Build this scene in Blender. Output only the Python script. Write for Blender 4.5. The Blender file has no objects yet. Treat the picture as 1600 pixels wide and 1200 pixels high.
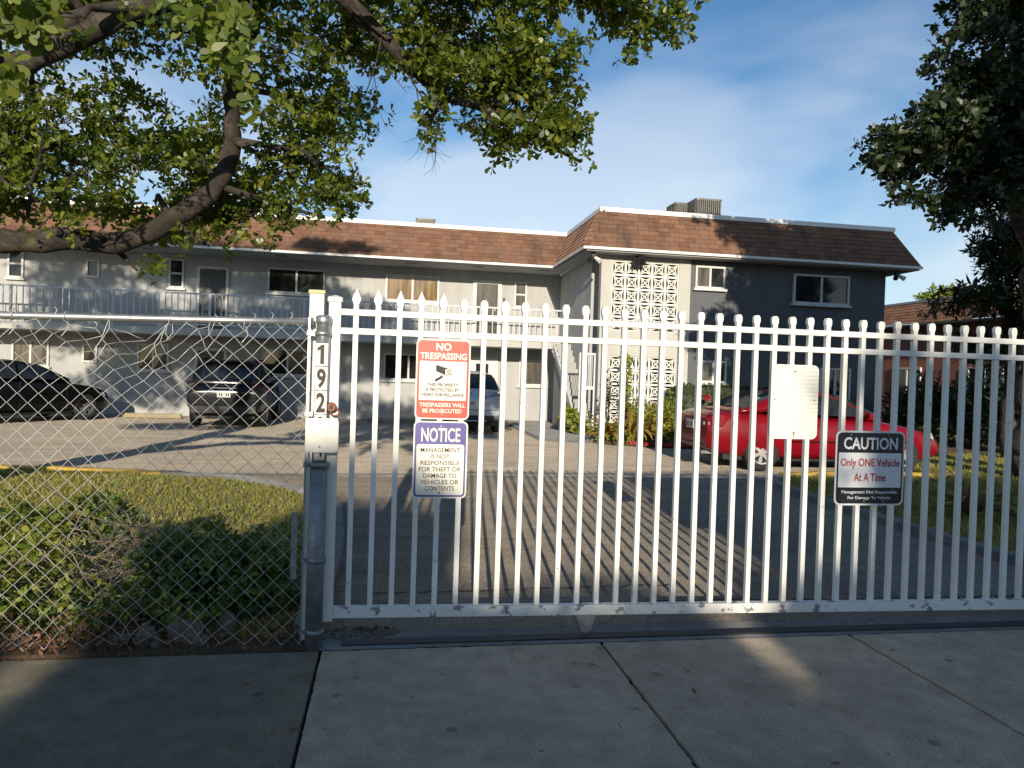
import bpy, bmesh, math, random
import numpy as np
from mathutils import Vector, Matrix, noise
R = math.radians
random.seed(7); rng = np.random.default_rng(7)
S = bpy.context.scene
COL = S.collection
# ------------------------------------------------------------------ camera, sky, sun, exposure
SUN_EL, SUN_AZ = 14.5, 6.3          # light travels 6.3 degrees to the right of +Y
cam_d = bpy.data.cameras.new('camera'); cam = bpy.data.objects.new('camera', cam_d); COL.objects.link(cam)
cam_d.sensor_width = 36; cam_d.lens = 1150 / 1600 * 36; cam_d.clip_end = 3000; cam_d.clip_start = 0.05
yw, pt, rl = R(9.6), R(-0.75), R(1.83)
fw = Vector((math.sin(yw)*math.cos(pt), math.cos(yw)*math.cos(pt), math.sin(pt)))
r0 = Vector((math.cos(yw), -math.sin(yw), 0)); u0 = r0.cross(fw)
rv = r0*math.cos(rl) + u0*math.sin(rl); uv = -r0*math.sin(rl) + u0*math.cos(rl)
cam.matrix_world = Matrix(((rv.x, uv.x, -fw.x, 0), (rv.y, uv.y, -fw.y, 0), (rv.z, uv.z, -fw.z, 1.5), (0, 0, 0, 1)))
S.camera = cam
S.view_settings.view_transform = 'Standard'; S.view_settings.look = 'None'
S.view_settings.exposure = 0.10; S.view_settings.gamma = 1.0
W = bpy.data.worlds.new('World'); S.world = W; W.use_nodes = True
def make_world():
    nt = W.node_tree; nt.nodes.clear(); N = nt.nodes.new; L = nt.links.new
    out = N('ShaderNodeOutputWorld'); bg = N('ShaderNodeBackground'); L(bg.outputs[0], out.inputs[0])
    sky = N('ShaderNodeTexSky'); sky.sky_type = 'NISHITA'; sky.sun_disc = False
    sky.sun_elevation = R(SUN_EL); sky.sun_rotation = R(180 + SUN_AZ)
    sky.air_density = 1.05; sky.dust_density = 0.25; sky.ozone_density = 3.2
    bg.inputs[1].default_value = 0.115
    tc = N('ShaderNodeTexCoord')
    def noise_layer(sc, scale, det, lo, hi, dist=0.0):
        mp = N('ShaderNodeMapping'); mp.inputs['Scale'].default_value = sc; mp.inputs['Rotation'].default_value = (0, R(-14), R(20))
        L(tc.outputs['Generated'], mp.inputs[0])
        n = N('ShaderNodeTexNoise'); n.inputs['Scale'].default_value = scale; n.inputs['Detail'].default_value = det
        n.inputs['Roughness'].default_value = 0.5; n.inputs['Distortion'].default_value = dist
        L(mp.outputs[0], n.inputs['Vector'])
        r = N('ShaderNodeMapRange'); r.interpolation_type = 'SMOOTHSTEP'
        r.inputs[1].default_value = lo; r.inputs[2].default_value = hi; L(n.outputs[0], r.inputs[0]); return r
    a = noise_layer((1.0, 1.0, 2.2), 1.9, 4, 0.42, 0.62, 0.3)
    b = noise_layer((1.0, 1.0, 3.0), 4.0, 6, 0.40, 0.80, 0.3)
    ad = N('ShaderNodeMath'); ad.operation = 'MULTIPLY_ADD'; L(b.outputs[0], ad.inputs[0]); ad.inputs[1].default_value = 0.30; L(a.outputs[0], ad.inputs[2])
    # thin cloud thickens towards the horizon all the way round
    sp = N('ShaderNodeSeparateXYZ'); L(tc.outputs['Generated'], sp.inputs[0])
    el = N('ShaderNodeMapRange'); el.interpolation_type = 'SMOOTHSTEP'; L(sp.outputs[2], el.inputs[0]); el.inputs[1].default_value = 0.22; el.inputs[2].default_value = 0.50; el.inputs[3].default_value = 0.55; el.inputs[4].default_value = 0.08
    mu = N('ShaderNodeMath'); mu.operation = 'MULTIPLY'; mu.use_clamp = True; L(ad.outputs[0], mu.inputs[0]); L(el.outputs[0], mu.inputs[1])
    hs = N('ShaderNodeHueSaturation'); hs.inputs['Saturation'].default_value = 1.15; hs.inputs['Value'].default_value = 1.12; L(sky.outputs[0], hs.inputs['Color'])
    mx = N('ShaderNodeMix'); mx.data_type = 'RGBA'; L(mu.outputs[0], mx.inputs['Factor']); L(hs.outputs[0], mx.inputs['A'])
    mx.inputs['B'].default_value = (7.3, 7.7, 8.2, 1)
    L(mx.outputs['Result'], bg.inputs[0])
make_world()
sun_d = bpy.data.lights.new('sun', 'SUN'); sun_d.energy = 5.0; sun_d.angle = R(0.55); sun_d.color = (1.0, 0.88, 0.70)
sun = bpy.data.objects.new('sun', sun_d); COL.objects.link(sun); sun.location = (0, -20, 30)
sdir = Vector((math.sin(R(SUN_AZ))*math.cos(R(SUN_EL)), math.cos(R(SUN_AZ))*math.cos(R(SUN_EL)), -math.sin(R(SUN_EL))))
sun.rotation_euler = sdir.to_track_quat('-Z', 'Y').to_euler()

# ------------------------------------------------------------------ materials
def nodes(name):
    m = bpy.data.materials.new(name); m.use_nodes = True
    nt = m.node_tree; b = nt.nodes['Principled BSDF']; return m, nt, b
def ramp(nt, src, stops):
    r = nt.nodes.new('ShaderNodeValToRGB'); nt.links.new(src, r.inputs[0])
    e = r.color_ramp.elements
    while len(e) < len(stops): e.new(0.5)
    for i, (p, c) in enumerate(stops): e[i].position = p; e[i].color = (*c, 1)
    return r.outputs[0]
def texco(nt, kind='world', scale=(1, 1, 1)):
    if kind == 'world': o = nt.nodes.new('ShaderNodeNewGeometry').outputs['Position']
    else: o = nt.nodes.new('ShaderNodeTexCoord').outputs['Object']
    mp = nt.nodes.new('ShaderNodeMapping'); mp.inputs['Scale'].default_value = scale
    nt.links.new(o, mp.inputs[0]); return mp.outputs[0]
def noise_n(nt, vec, scale, detail=5, rough=0.55, dist=0.0):
    n = nt.nodes.new('ShaderNodeTexNoise'); n.inputs['Scale'].default_value = scale; n.inputs['Detail'].default_value = detail
    n.inputs['Roughness'].default_value = rough; n.inputs['Distortion'].default_value = dist
    nt.links.new(vec, n.inputs['Vector']); return n.outputs[0]
def mixc(nt, fac, a, b, mode='MIX'):
    m = nt.nodes.new('ShaderNodeMix'); m.data_type = 'RGBA'; m.blend_type = mode
    for s, v in (('Factor', fac), ('A', a), ('B', b)):
        if isinstance(v, (int, float)): m.inputs[s].default_value = v
        elif isinstance(v, tuple): m.inputs[s].default_value = (*v, 1)
        else: nt.links.new(v, m.inputs[s])
    return m.outputs['Result']
def bump(nt, b, src, strength=0.3, dist=0.01):
    n = nt.nodes.new('ShaderNodeBump'); n.inputs['Strength'].default_value = strength; n.inputs['Distance'].default_value = dist
    nt.links.new(src, n.inputs['Height']); nt.links.new(n.outputs[0], b.inputs['Normal'])
def rough_diffuse(b):
    if 'Diffuse Roughness' in b.inputs: b.inputs['Diffuse Roughness'].default_value = 1.0
def mul(c, k): return tuple(min(1, x*k) for x in c)
def simple(name, c, rough=0.6, metal=0.0, var=0.12, scale=6.0, bmp=0.0, bscale=40, spec=0.5, stretch=(1, 1, 1), coat=0.0):
    m, nt, b = nodes(name); v = texco(nt, 'world', stretch)
    n = noise_n(nt, v, scale)
    col = ramp(nt, n, [(0.3, mul(c, 1-var)), (0.7, mul(c, 1+var))]); nt.links.new(col, b.inputs['Base Color'])
    b.inputs['Roughness'].default_value = rough; b.inputs['Metallic'].default_value = metal
    b.inputs['Specular IOR Level'].default_value = spec
    if coat: b.inputs['Coat Weight'].default_value = coat; b.inputs['Coat Roughness'].default_value = 0.05
    if bmp: bump(nt, b, noise_n(nt, v, bscale, 4), bmp, 0.01)
    return m
M = {}
def chipped(name, c, under, lo=0.62, hi=0.66, scale=9, rough=0.45, grime=(0.45, 0.42, 0.36)):
    m, nt, b = nodes(name); v = texco(nt)
    n1 = noise_n(nt, v, scale, 6, 0.65); n2 = noise_n(nt, v, 2.5, 4); n3 = noise_n(nt, v, 70, 3)
    base = mixc(nt, ramp(nt, n2, [(0.42, (0, 0, 0)), (0.75, (0.35, 0.35, 0.35))]), c, grime)
    base = mixc(nt, ramp(nt, n3, [(0.66, (0, 0, 0)), (0.74, (0.4, 0.4, 0.4))]), base, grime)
    f = ramp(nt, n1, [(lo, (0, 0, 0)), (hi, (1, 1, 1))])
    nt.links.new(mixc(nt, f, base, under), b.inputs['Base Color']); b.inputs['Roughness'].default_value = rough
    bump(nt, b, n3, 0.12, 0.003); return m
M['gate'] = chipped('gate_paint', (0.80, 0.79, 0.74), (0.42, 0.40, 0.36), 0.665, 0.685, 14)
M['gatebot'] = chipped('gate_paint_worn', (0.78, 0.77, 0.72), (0.22, 0.22, 0.22), 0.565, 0.585, 12)
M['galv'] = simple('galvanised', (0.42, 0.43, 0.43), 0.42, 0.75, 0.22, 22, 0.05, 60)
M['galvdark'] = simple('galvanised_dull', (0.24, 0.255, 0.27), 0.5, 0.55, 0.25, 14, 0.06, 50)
M['wire'] = simple('wire_galvanised', (0.58, 0.58, 0.56), 0.45, 0.3, 0.2, 9)
M['wpost'] = chipped('white_post', (0.78, 0.76, 0.68), (0.45, 0.40, 0.30), 0.66, 0.7, 20)
M['capy'] = simple('post_cap', (0.72, 0.62, 0.30), 0.6, 0, 0.2, 30)
M['rust'] = simple('rusty_lock', (0.23, 0.09, 0.06), 0.6, 0.5, 0.3, 60, 0.2, 80)
M['boltr'] = simple('rust_bolt', (0.36, 0.22, 0.08), 0.7, 0.3, 0.4, 120)
M['plate'] = simple('sign_cream', (0.80, 0.78, 0.68), 0.38, 0, 0.05, 25)
M['platewhite'] = simple('sign_white', (0.66, 0.68, 0.70), 0.35, 0, 0.05, 12)
M['signred'] = simple('sign_red', (0.66, 0.085, 0.06), 0.38, 0, 0.06, 12)
M['signblue'] = simple('sign_blue', (0.105, 0.095, 0.30), 0.4, 0, 0.08, 12)
M['signblack'] = simple('sign_black', (0.012, 0.014, 0.020), 0.35, 0, 0.2, 12)
M['ink'] = simple('ink_dark', (0.03, 0.028, 0.026), 0.6, 0, 0.2, 30)
M['inkred'] = simple('ink_red', (0.38, 0.015, 0.03), 0.5, 0, 0.1, 30)
def blank_sign_mat():
    m, nt, b = nodes('sign_ribbed'); v = texco(nt)
    w = nt.nodes.new('ShaderNodeTexWave'); w.bands_direction = 'Z'; w.inputs['Scale'].default_value = 13.0; w.inputs['Distortion'].default_value = 0.6
    nt.links.new(v, w.inputs['Vector'])
    nt.links.new(ramp(nt, w.outputs['Fac'], [(0.0, (0.66, 0.64, 0.55)), (0.35, (0.80, 0.79, 0.72))]), b.inputs['Base Color'])
    b.inputs['Roughness'].default_value = 0.4; return m
M['signribbed'] = blank_sign_mat()
def concrete(name, c, stain, rough=0.9, sc=1.0, speck=0.4):
    m, nt, b = nodes(name); v = texco(nt)
    big = noise_n(nt, v, 0.9*sc, 6, 0.62, 0.4); mid = noise_n(nt, v, 7*sc, 6, 0.65); fine = noise_n(nt, v, 120*sc, 3, 0.6)
    col = mixc(nt, ramp(nt, big, [(0.32, (0, 0, 0)), (0.72, (1, 1, 1))]), c, stain)
    col = mixc(nt, 0.5, col, ramp(nt, mid, [(0.25, (0.4, 0.4, 0.4)), (0.75, (1.4, 1.4, 1.4))]), 'MULTIPLY')
    col = mixc(nt, speck*2, col, ramp(nt, fine, [(0.3, (0.45, 0.45, 0.45)), (0.62, (1.2, 1.2, 1.2))]), 'MULTIPLY')
    # dark gum spots and drips
    vo = nt.nodes.new('ShaderNodeTexVoronoi'); vo.inputs['Scale'].default_value = 3.6*sc; vo.inputs['Randomness'].default_value = 1
    nt.links.new(v, vo.inputs['Vector'])
    spot = ramp(nt, vo.outputs['Distance'], [(0.06, (1, 1, 1)), (0.12, (0, 0, 0))])
    col = mixc(nt, mixc(nt, spot, (0, 0, 0), (0.75, 0.75, 0.75)), col, mul(stain, 0.45))
    nt.links.new(col, b.inputs['Base Color']); b.inputs['Roughness'].default_value = rough; b.inputs['Specular IOR Level'].default_value = 0.3
    rough_diffuse(b); bump(nt, b, mixc(nt, 0.5, mid, fine), 0.35, 0.006); return m
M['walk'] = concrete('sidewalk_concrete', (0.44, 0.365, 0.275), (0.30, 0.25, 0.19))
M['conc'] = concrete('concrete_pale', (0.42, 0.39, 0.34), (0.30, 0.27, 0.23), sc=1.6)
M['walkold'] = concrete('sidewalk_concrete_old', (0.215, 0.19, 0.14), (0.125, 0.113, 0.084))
M['concdark'] = concrete('concrete_grey', (0.24, 0.24, 0.235), (0.15, 0.15, 0.15), sc=1.6)
def asphalt(name, c1, c2, agg=0.6, sc=150):
    m, nt, b = nodes(name); v = texco(nt)
    big = noise_n(nt, v, 0.45, 6, 0.6, 0.5); st = noise_n(nt, texco(nt, 'world', (0.35, 1.6, 1)), 2.2, 6, 0.7)
    vo = nt.nodes.new('ShaderNodeTexVoronoi'); vo.inputs['Scale'].default_value = sc; nt.links.new(v, vo.inputs['Vector'])
    col = mixc(nt, ramp(nt, big, [(0.3, (0, 0, 0)), (0.7, (1, 1, 1))]), c1, c2)
    col = mixc(nt, 0.75, col, ramp(nt, st, [(0.3, (0.62, 0.62, 0.62)), (0.7, (1.25, 1.22, 1.2))]), 'MULTIPLY')
    sep = nt.nodes.new('ShaderNodeSeparateColor'); nt.links.new(vo.outputs['Color'], sep.inputs[0])
    col = mixc(nt, agg, col, ramp(nt, sep.outputs[0], [(0.1, (0.35, 0.35, 0.36)), (0.6, (1.0, 1.0, 1.0)), (0.95, (1.9, 1.8, 1.65))]), 'MULTIPLY')
    nt.links.new(col, b.inputs['Base Color']); b.inputs['Roughness'].default_value = 0.92; b.inputs['Specular IOR Level'].default_value = 0.25
    rough_diffuse(b); bump(nt, b, vo.outputs['Distance'], 0.9, 0.012); return m
M['apron'] = asphalt('apron_asphalt', (0.42, 0.365, 0.295), (0.31, 0.275, 0.23))
M['court'] = asphalt('court_asphalt', (0.52, 0.455, 0.37), (0.40, 0.35, 0.285), 0.55, 90)
M['road'] = asphalt('road_asphalt', (0.07, 0.07, 0.07), (0.05, 0.05, 0.05))
M['tar'] = simple('crack_tar', (0.03, 0.03, 0.032), 0.9, 0, 0.3, 20)
M['track'] = simple('track_steel', (0.05, 0.045, 0.042), 0.6, 0.5, 0.4, 6, 0.2, 30, stretch=(0.3, 3, 1))
def soil_mat(name, stops, sc=5):
    m, nt, b = nodes(name); v = texco(nt); n = noise_n(nt, v, sc, 8, 0.7); f = noise_n(nt, v, 60, 4, 0.7)
    col = mixc(nt, 0.6, ramp(nt, n, stops), ramp(nt, f, [(0.3, (0.5, 0.5, 0.5)), (0.7, (1.4, 1.4, 1.4))]), 'MULTIPLY')
    nt.links.new(col, b.inputs['Base Color']); b.inputs['Roughness'].default_value = 0.95; b.inputs['Specular IOR Level'].default_value = 0.15
    rough_diffuse(b); bump(nt, b, f, 0.8, 0.02); return m
M['lawn'] = soil_mat('lawn_soil', [(0.3, (0.17, 0.12, 0.05)), (0.5, (0.20, 0.19, 0.05)), (0.7, (0.13, 0.15, 0.04))], 2.5)
M['soil'] = soil_mat('soil', [(0.3, (0.05, 0.038, 0.028)), (0.6, (0.12, 0.085, 0.055)), (0.75, (0.16, 0.10, 0.06))])
M['ground'] = soil_mat('ground_soil', [(0.3, (0.09, 0.08, 0.04)), (0.7, (0.14, 0.12, 0.06))], 1.0)
M['mulchred'] = simple('red_edging', (0.45, 0.05, 0.04), 0.8, 0, 0.3, 20, 0.3, 40)
M['yellow'] = chipped('yellow_kerb', (0.58, 0.38, 0.07), (0.36, 0.32, 0.26), 0.60, 0.66, 7, 0.8, (0.42, 0.30, 0.12))
def stucco(name, c, stain=0.8, bs=45):
    m, nt, b = nodes(name); v = texco(nt)
    st = noise_n(nt, texco(nt, 'world', (1.4, 1.4, 0.25)), 1.3, 6, 0.65); f = noise_n(nt, v, bs, 5, 0.6)
    col = ramp(nt, st, [(0.28, mul(c, stain)), (0.62, c)])
    nt.links.new(mixc(nt, 0.35, col, ramp(nt, f, [(0.3, (0.8, 0.8, 0.8)), (0.7, (1.1, 1.1, 1.1))]), 'MULTIPLY'), b.inputs['Base Color'])
    b.inputs['Roughness'].default_value = 0.9; b.inputs['Specular IOR Level'].default_value = 0.25
    bump(nt, b, f, 0.4, 0.012); return m
M['wall'] = stucco('stucco_light', (0.49, 0.495, 0.49))
M['cream'] = stucco('stucco_cream', (0.54, 0.53, 0.49), 0.86)
M['greywall'] = stucco('stucco_grey', (0.135, 0.143, 0.155), 0.85)
M['soffit'] = stucco('soffit', (0.42, 0.42, 0.41), 0.85, 25)
M['trim'] = simple('trim_white', (0.80, 0.79, 0.74), 0.5, 0, 0.06, 5)
M['frame'] = simple('window_frame', (0.62, 0.62, 0.60), 0.45, 0, 0.06, 8)
M['railp'] = simple('railing_paint', (0.60, 0.62, 0.65), 0.5, 0, 0.1, 12)
M['orange'] = stucco('stucco_terracotta', (0.42, 0.17, 0.11))
def pane_mat(name, c, rough=0.06):
    m, nt, b = nodes(name); v = texco(nt, 'world', (5, 5, 0.5)); n = noise_n(nt, v, 2.0, 3)
    nt.links.new(ramp(nt, n, [(0.35, mul(c, 0.6)), (0.65, mul(c, 1.3))]), b.inputs['Base Color'])
    b.inputs['Roughness'].default_value = rough; b.inputs['Specular IOR Level'].default_value = 0.6; return m
M['pane'] = pane_mat('pane_dark', (0.022, 0.022, 0.022))
M['panetan'] = pane_mat('pane_curtain', (0.23, 0.15, 0.07), 0.12)
M['panegrey'] = pane_mat('pane_blind', (0.12, 0.11, 0.095), 0.12)
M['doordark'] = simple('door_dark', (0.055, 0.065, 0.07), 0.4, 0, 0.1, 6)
M['dark'] = simple('dark_metal', (0.03, 0.03, 0.032), 0.5, 0.3, 0.2, 20)
M['acm'] = simple('ac_metal', (0.17, 0.165, 0.145), 0.55, 0.4, 0.25, 12)
def shingle_mat(name, island):
    m, nt, b = nodes(name); v = texco(nt)
    st = noise_n(nt, texco(nt, 'world', (1.6, 1, 0.22)), 1.1, 5, 0.6); f = noise_n(nt, v, 60, 4, 0.7)
    if island: rnd = nt.nodes.new('ShaderNodeNewGeometry').outputs['Random Per Island']
    else: rnd = nt.nodes.new('ShaderNodeObjectInfo').outputs['Random']
    col = ramp(nt, rnd, [(0.0, (0.165, 0.092, 0.062)), (0.35, (0.215, 0.118, 0.078)), (0.7, (0.25, 0.14, 0.092)), (1.0, (0.19, 0.115, 0.085))])
    col = mixc(nt, ramp(nt, st, [(0.55, (0, 0, 0)), (0.70, (0.75, 0.75, 0.75))]), col, (0.095, 0.065, 0.052))
    col = mixc(nt, 0.5, col, ramp(nt, f, [(0.3, (0.65, 0.65, 0.65)), (0.7, (1.3, 1.3, 1.3))]), 'MULTIPLY')
    nt.links.new(col, b.inputs['Base Color']); b.inputs['Roughness'].default_value = 0.95; b.inputs['Specular IOR Level'].default_value = 0.2
    rough_diffuse(b); bump(nt, b, f, 0.4, 0.006); return m
M['shingle'] = shingle_mat('shingle_piece', False); M['shinglej'] = shingle_mat('shingle_field', True)
M['underlay'] = simple('roof_underlay', (0.07, 0.045, 0.035), 0.95)
M['membrane'] = simple('roof_membrane', (0.5, 0.5, 0.48), 0.9)
def leaf_mat(name, stops, rough=0.42, trans=0.45, tcol=(0.22, 0.30, 0.03)):
    m, nt, b = nodes(name)
    g = nt.nodes.new('ShaderNodeNewGeometry')
    nt.links.new(ramp(nt, g.outputs['Random Per Island'], stops), b.inputs['Base Color'])
    b.inputs['Roughness'].default_value = rough; b.inputs['Specular IOR Level'].default_value = 0.45
    t = nt.nodes.new('ShaderNodeBsdfTranslucent'); t.inputs[0].default_value = (*tcol, 1)
    mx = nt.nodes.new('ShaderNodeMixShader'); mx.inputs[0].default_value = trans*0.6
    nt.links.new(b.outputs[0], mx.inputs[1]); nt.links.new(t.outputs[0], mx.inputs[2])
    nt.links.new(mx.outputs[0], nt.nodes['Material Output'].inputs[0]); return m
M['leaf'] = leaf_mat('leaf_olive', [(0, (0.034, 0.060, 0.010)), (0.45, (0.075, 0.110, 0.014)), (0.8, (0.15, 0.18, 0.022)), (1, (0.25, 0.25, 0.035))], 0.38, 0.6, (0.30, 0.38, 0.03))
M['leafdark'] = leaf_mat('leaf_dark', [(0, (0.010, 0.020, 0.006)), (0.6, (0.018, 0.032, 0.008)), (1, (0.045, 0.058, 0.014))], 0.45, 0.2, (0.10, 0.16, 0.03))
M['leafshrub'] = leaf_mat('leaf_shrub', [(0, (0.040, 0.085, 0.018)), (0.6, (0.075, 0.135, 0.030)), (0.9, (0.14, 0.20, 0.04)), (1, (0.25, 0.26, 0.05))], 0.4, 0.4)
M['leafgold'] = leaf_mat('leaf_gold', [(0, (0.16, 0.13, 0.025)), (0.5, (0.34, 0.24, 0.04)), (1, (0.52, 0.36, 0.07))], 0.45, 0.3, (0.4, 0.3, 0.05))
M['leafbrom'] = leaf_mat('leaf_bromeliad', [(0, (0.075, 0.060, 0.018)), (0.5, (0.14, 0.10, 0.022)), (1, (0.20, 0.11, 0.030))], 0.35, 0.3, (0.35, 0.22, 0.04))
M['leafbright'] = leaf_mat('leaf_bright', [(0, (0.09, 0.14, 0.02)), (0.6, (0.18, 0.22, 0.03)), (1, (0.30, 0.30, 0.05))], 0.4, 0.4)
M['leafnear'] = leaf_mat('leaf_near', [(0, (0.05, 0.085, 0.012)), (0.6, (0.11, 0.15, 0.02)), (1, (0.19, 0.21, 0.03))], 0.45, 0.55, (0.30, 0.38, 0.03))
M['leaflime'] = leaf_mat('leaf_lime', [(0, (0.12, 0.17, 0.025)), (0.6, (0.24, 0.28, 0.04)), (1, (0.40, 0.38, 0.06))], 0.4, 0.45, (0.35, 0.38, 0.04))
M['hedge'] = leaf_mat('leaf_hedge', [(0, (0.020, 0.034, 0.010)), (0.6, (0.036, 0.055, 0.014)), (1, (0.07, 0.085, 0.02))], 0.5, 0.2)
M['grass'] = leaf_mat('grass_blade', [(0, (0.17, 0.19, 0.035)), (0.45, (0.30, 0.29, 0.06)), (0.8, (0.38, 0.32, 0.10)), (1, (0.42, 0.30, 0.13))], 0.6, 0.3)
M['deadleaf'] = leaf_mat('dead_leaf', [(0, (0.10, 0.045, 0.022)), (0.5, (0.17, 0.085, 0.04)), (1, (0.25, 0.13, 0.07))], 0.8, 0.2, (0.3, 0.12, 0.04))
M['deadtwig'] = simple('dead_twig', (0.20, 0.155, 0.115), 0.9, 0, 0.3, 20)
def bark_mat(name, c):
    m, nt, b = nodes(name); v = texco(nt); n = noise_n(nt, v, 9, 8, 0.7, 0.5); n2 = noise_n(nt, v, 45, 5, 0.7)
    nt.links.new(mixc(nt, 0.6, ramp(nt, n, [(0.3, mul(c, 0.35)), (0.52, c), (0.66, mul(c, 2.4)), (0.75, mul(c, 3.2))]), ramp(nt, n2, [(0.3, (0.6, 0.6, 0.6)), (0.7, (1.3, 1.3, 1.3))]), 'MULTIPLY'), b.inputs['Base Color'])
    b.inputs['Roughness'].default_value = 0.95; bump(nt, b, mixc(nt, 0.5, n, n2), 0.9, 0.03); return m
M['bark'] = bark_mat('bark_grey', (0.050, 0.040, 0.031))
M['stone'] = concrete('limestone', (0.22, 0.19, 0.15), (0.10, 0.085, 0.07), sc=4)
def paint(name, c, rough=0.25, coat=0.35, spec=0.5):
    m, nt, b = nodes(name); v = texco(nt); n = noise_n(nt, v, 3, 5); f = noise_n(nt, v, 25, 5, 0.7)
    nt.links.new(ramp(nt, n, [(0.3, mul(c, 0.9)), (0.7, mul(c, 1.08))]), b.inputs['Base Color'])
    b.inputs['Roughness'].default_value = rough
    b.inputs['Coat Weight'].default_value = coat; b.inputs['Coat Roughness'].default_value = 0.05; b.inputs['Specular IOR Level'].default_value = spec; return m
M['tailshade'] = simple('tail_lamp_shade', (0.012, 0.002, 0.003), 0.15, 0, 0.2, 30, coat=0.8)  # tail lamp red darkened to stand in for shade on the SUV
M['yellowfaded'] = chipped('yellow_faded', (0.34, 0.26, 0.11), (0.28, 0.26, 0.22), 0.5, 0.6, 6, 0.85)
M['carred'] = paint('paint_red', (0.20, 0.004, 0.010), 0.22, 0.25, 0.4); M['carblack'] = paint('paint_black', (0.006, 0.007, 0.008), 0.2, 0.1, 0.3)
M['carnavy'] = paint('paint_darkblue', (0.006, 0.008, 0.012), 0.2, 0.1, 0.3); M['carwhite'] = paint('paint_silver', (0.50, 0.53, 0.57))
M['glass'] = pane_mat('car_glass', (0.018, 0.022, 0.024), 0.04)
M['rubber'] = simple('rubber', (0.022, 0.022, 0.023), 0.85, 0, 0.2, 10)
M['blackp'] = simple('black_plastic', (0.018, 0.018, 0.019), 0.6)
M['alloy'] = simple('alloy', (0.55, 0.55, 0.56), 0.35, 0.6, 0.1, 10)
M['tail'] = simple('tail_lamp', (0.30, 0.008, 0.012), 0.15, 0, 0.2, 30, coat=0.8)
M['tailwhite'] = simple('lamp_white', (0.65, 0.63, 0.6), 0.15, 0, 0.1, 30, coat=0.8)
M['chrome'] = simple('chrome', (0.6, 0.6, 0.6), 0.15, 0.9, 0.05)
M['lplate'] = simple('licence_plate', (0.50, 0.52, 0.50), 0.5, 0, 0.1, 20)
M['flower'] = simple('red_flower', (0.5, 0.03, 0.03), 0.6)

# ------------------------------------------------------------------ mesh helpers
def tag(o, label=None, cat=None, group=None, kind=None):
    for k, v in (('label', label), ('category', cat), ('group', group), ('kind', kind)):
        if v: o[k] = v
    return o
def thing(name, label, cat, loc=(0, 0, 0), rz=0.0, group=None):
    o = bpy.data.objects.new(name, None); COL.objects.link(o); o.location = loc; o.rotation_euler = (0, 0, rz)
    o.empty_display_size = 0.1
    return tag(o, label, cat, group)
def wloc(o):
    v = Vector((0, 0, 0))
    while o is not None: v += o.location; o = o.parent
    return v
class MB:
    def __init__(s): s.v = []; s.f = []
    def add(s, vs, fs):
        n = len(s.v); s.v += [tuple(v) for v in vs]; s.f += [tuple(i+n for i in f) for f in fs]; return s
    def box(s, x0, x1, y0, y1, z0, z1):
        return s.add([(x0,y0,z0),(x1,y0,z0),(x1,y1,z0),(x0,y1,z0),(x0,y0,z1),(x1,y0,z1),(x1,y1,z1),(x0,y1,z1)],
                     [(0,3,2,1),(4,5,6,7),(0,1,5,4),(1,2,6,5),(2,3,7,6),(3,0,4,7)])
    def tube(s, pts, rad, n=8, cap=True):
        pts = [Vector(p) for p in pts]
        if not isinstance(rad, (list, tuple)): rad = [rad]*len(pts)
        vs = []; fs = []; up = None
        for i, p in enumerate(pts):
            t = (pts[min(i+1, len(pts)-1)] - pts[max(i-1, 0)])
            t = t.normalized() if t.length > 1e-9 else Vector((0, 0, 1))
            if up is None: up = Vector((0, 1, 0)) if abs(t.y) < 0.9 else Vector((1, 0, 0))
            a = (up - t*up.dot(t))
            a = a.normalized() if a.length > 1e-6 else t.orthogonal().normalized()
            b = t.cross(a); up = a
            for k in range(n):
                an = 2*math.pi*k/n + math.pi/n; vs.append(p + (a*math.cos(an) + b*math.sin(an))*rad[i])
        for i in range(len(pts)-1):
            for k in range(n):
                k2 = (k+1) % n; fs.append((i*n+k, i*n+k2, (i+1)*n+k2, (i+1)*n+k))
        if cap: fs.append(tuple(reversed(range(n)))); fs.append(tuple((len(pts)-1)*n+k for k in range(n)))
        return s.add(vs, fs)
    def prism_y(s, poly, y0, y1):     # polygon in XZ extruded along Y (front at y0)
        n = len(poly)
        vs = [(x, y0, z) for x, z in poly] + [(x, y1, z) for x, z in poly]
        return s.add(vs, [tuple(range(n)), tuple(reversed(range(n, 2*n)))] + [((i+1) % n, i, i+n, (i+1) % n + n) for i in range(n)])
    def prism_z(s, poly, z0, z1):
        n = len(poly)
        vs = [(x, y, z0) for x, y in poly] + [(x, y, z1) for x, y in poly]
        return s.add(vs, [tuple(reversed(range(n))), tuple(range(n, 2*n))] + [(i, (i+1) % n, (i+1) % n + n, i+n) for i in range(n)])
    def hexa(s, p):                    # 8 points bottom then top
        return s.add(p, [(0,3,2,1),(4,5,6,7),(0,1,5,4),(1,2,6,5),(2,3,7,6),(3,0,4,7)])
    def mesh(s, name, off=(0, 0, 0), smooth=False):
        me = bpy.data.meshes.new(name)
        me.from_pydata([(v[0]-off[0], v[1]-off[1], v[2]-off[2]) for v in s.v], [], s.f)
        me.validate(); me.update()
        if smooth: me.polygons.foreach_set('use_smooth', [True]*len(me.polygons))
        return me
    def build(s, name, m, parent=None, smooth=False, local=False, bev=0.0):
        off = (0, 0, 0) if (parent is None or local) else wloc(parent)
        o = bpy.data.objects.new(name, s.mesh(name, off, smooth)); COL.objects.link(o)
        o.data.materials.append(M[m]); o.parent = parent
        if bev:
            md = o.modifiers.new('bevel', 'BEVEL'); md.width = bev; md.segments = 2; md.limit_method = 'ANGLE'
        return o
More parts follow.
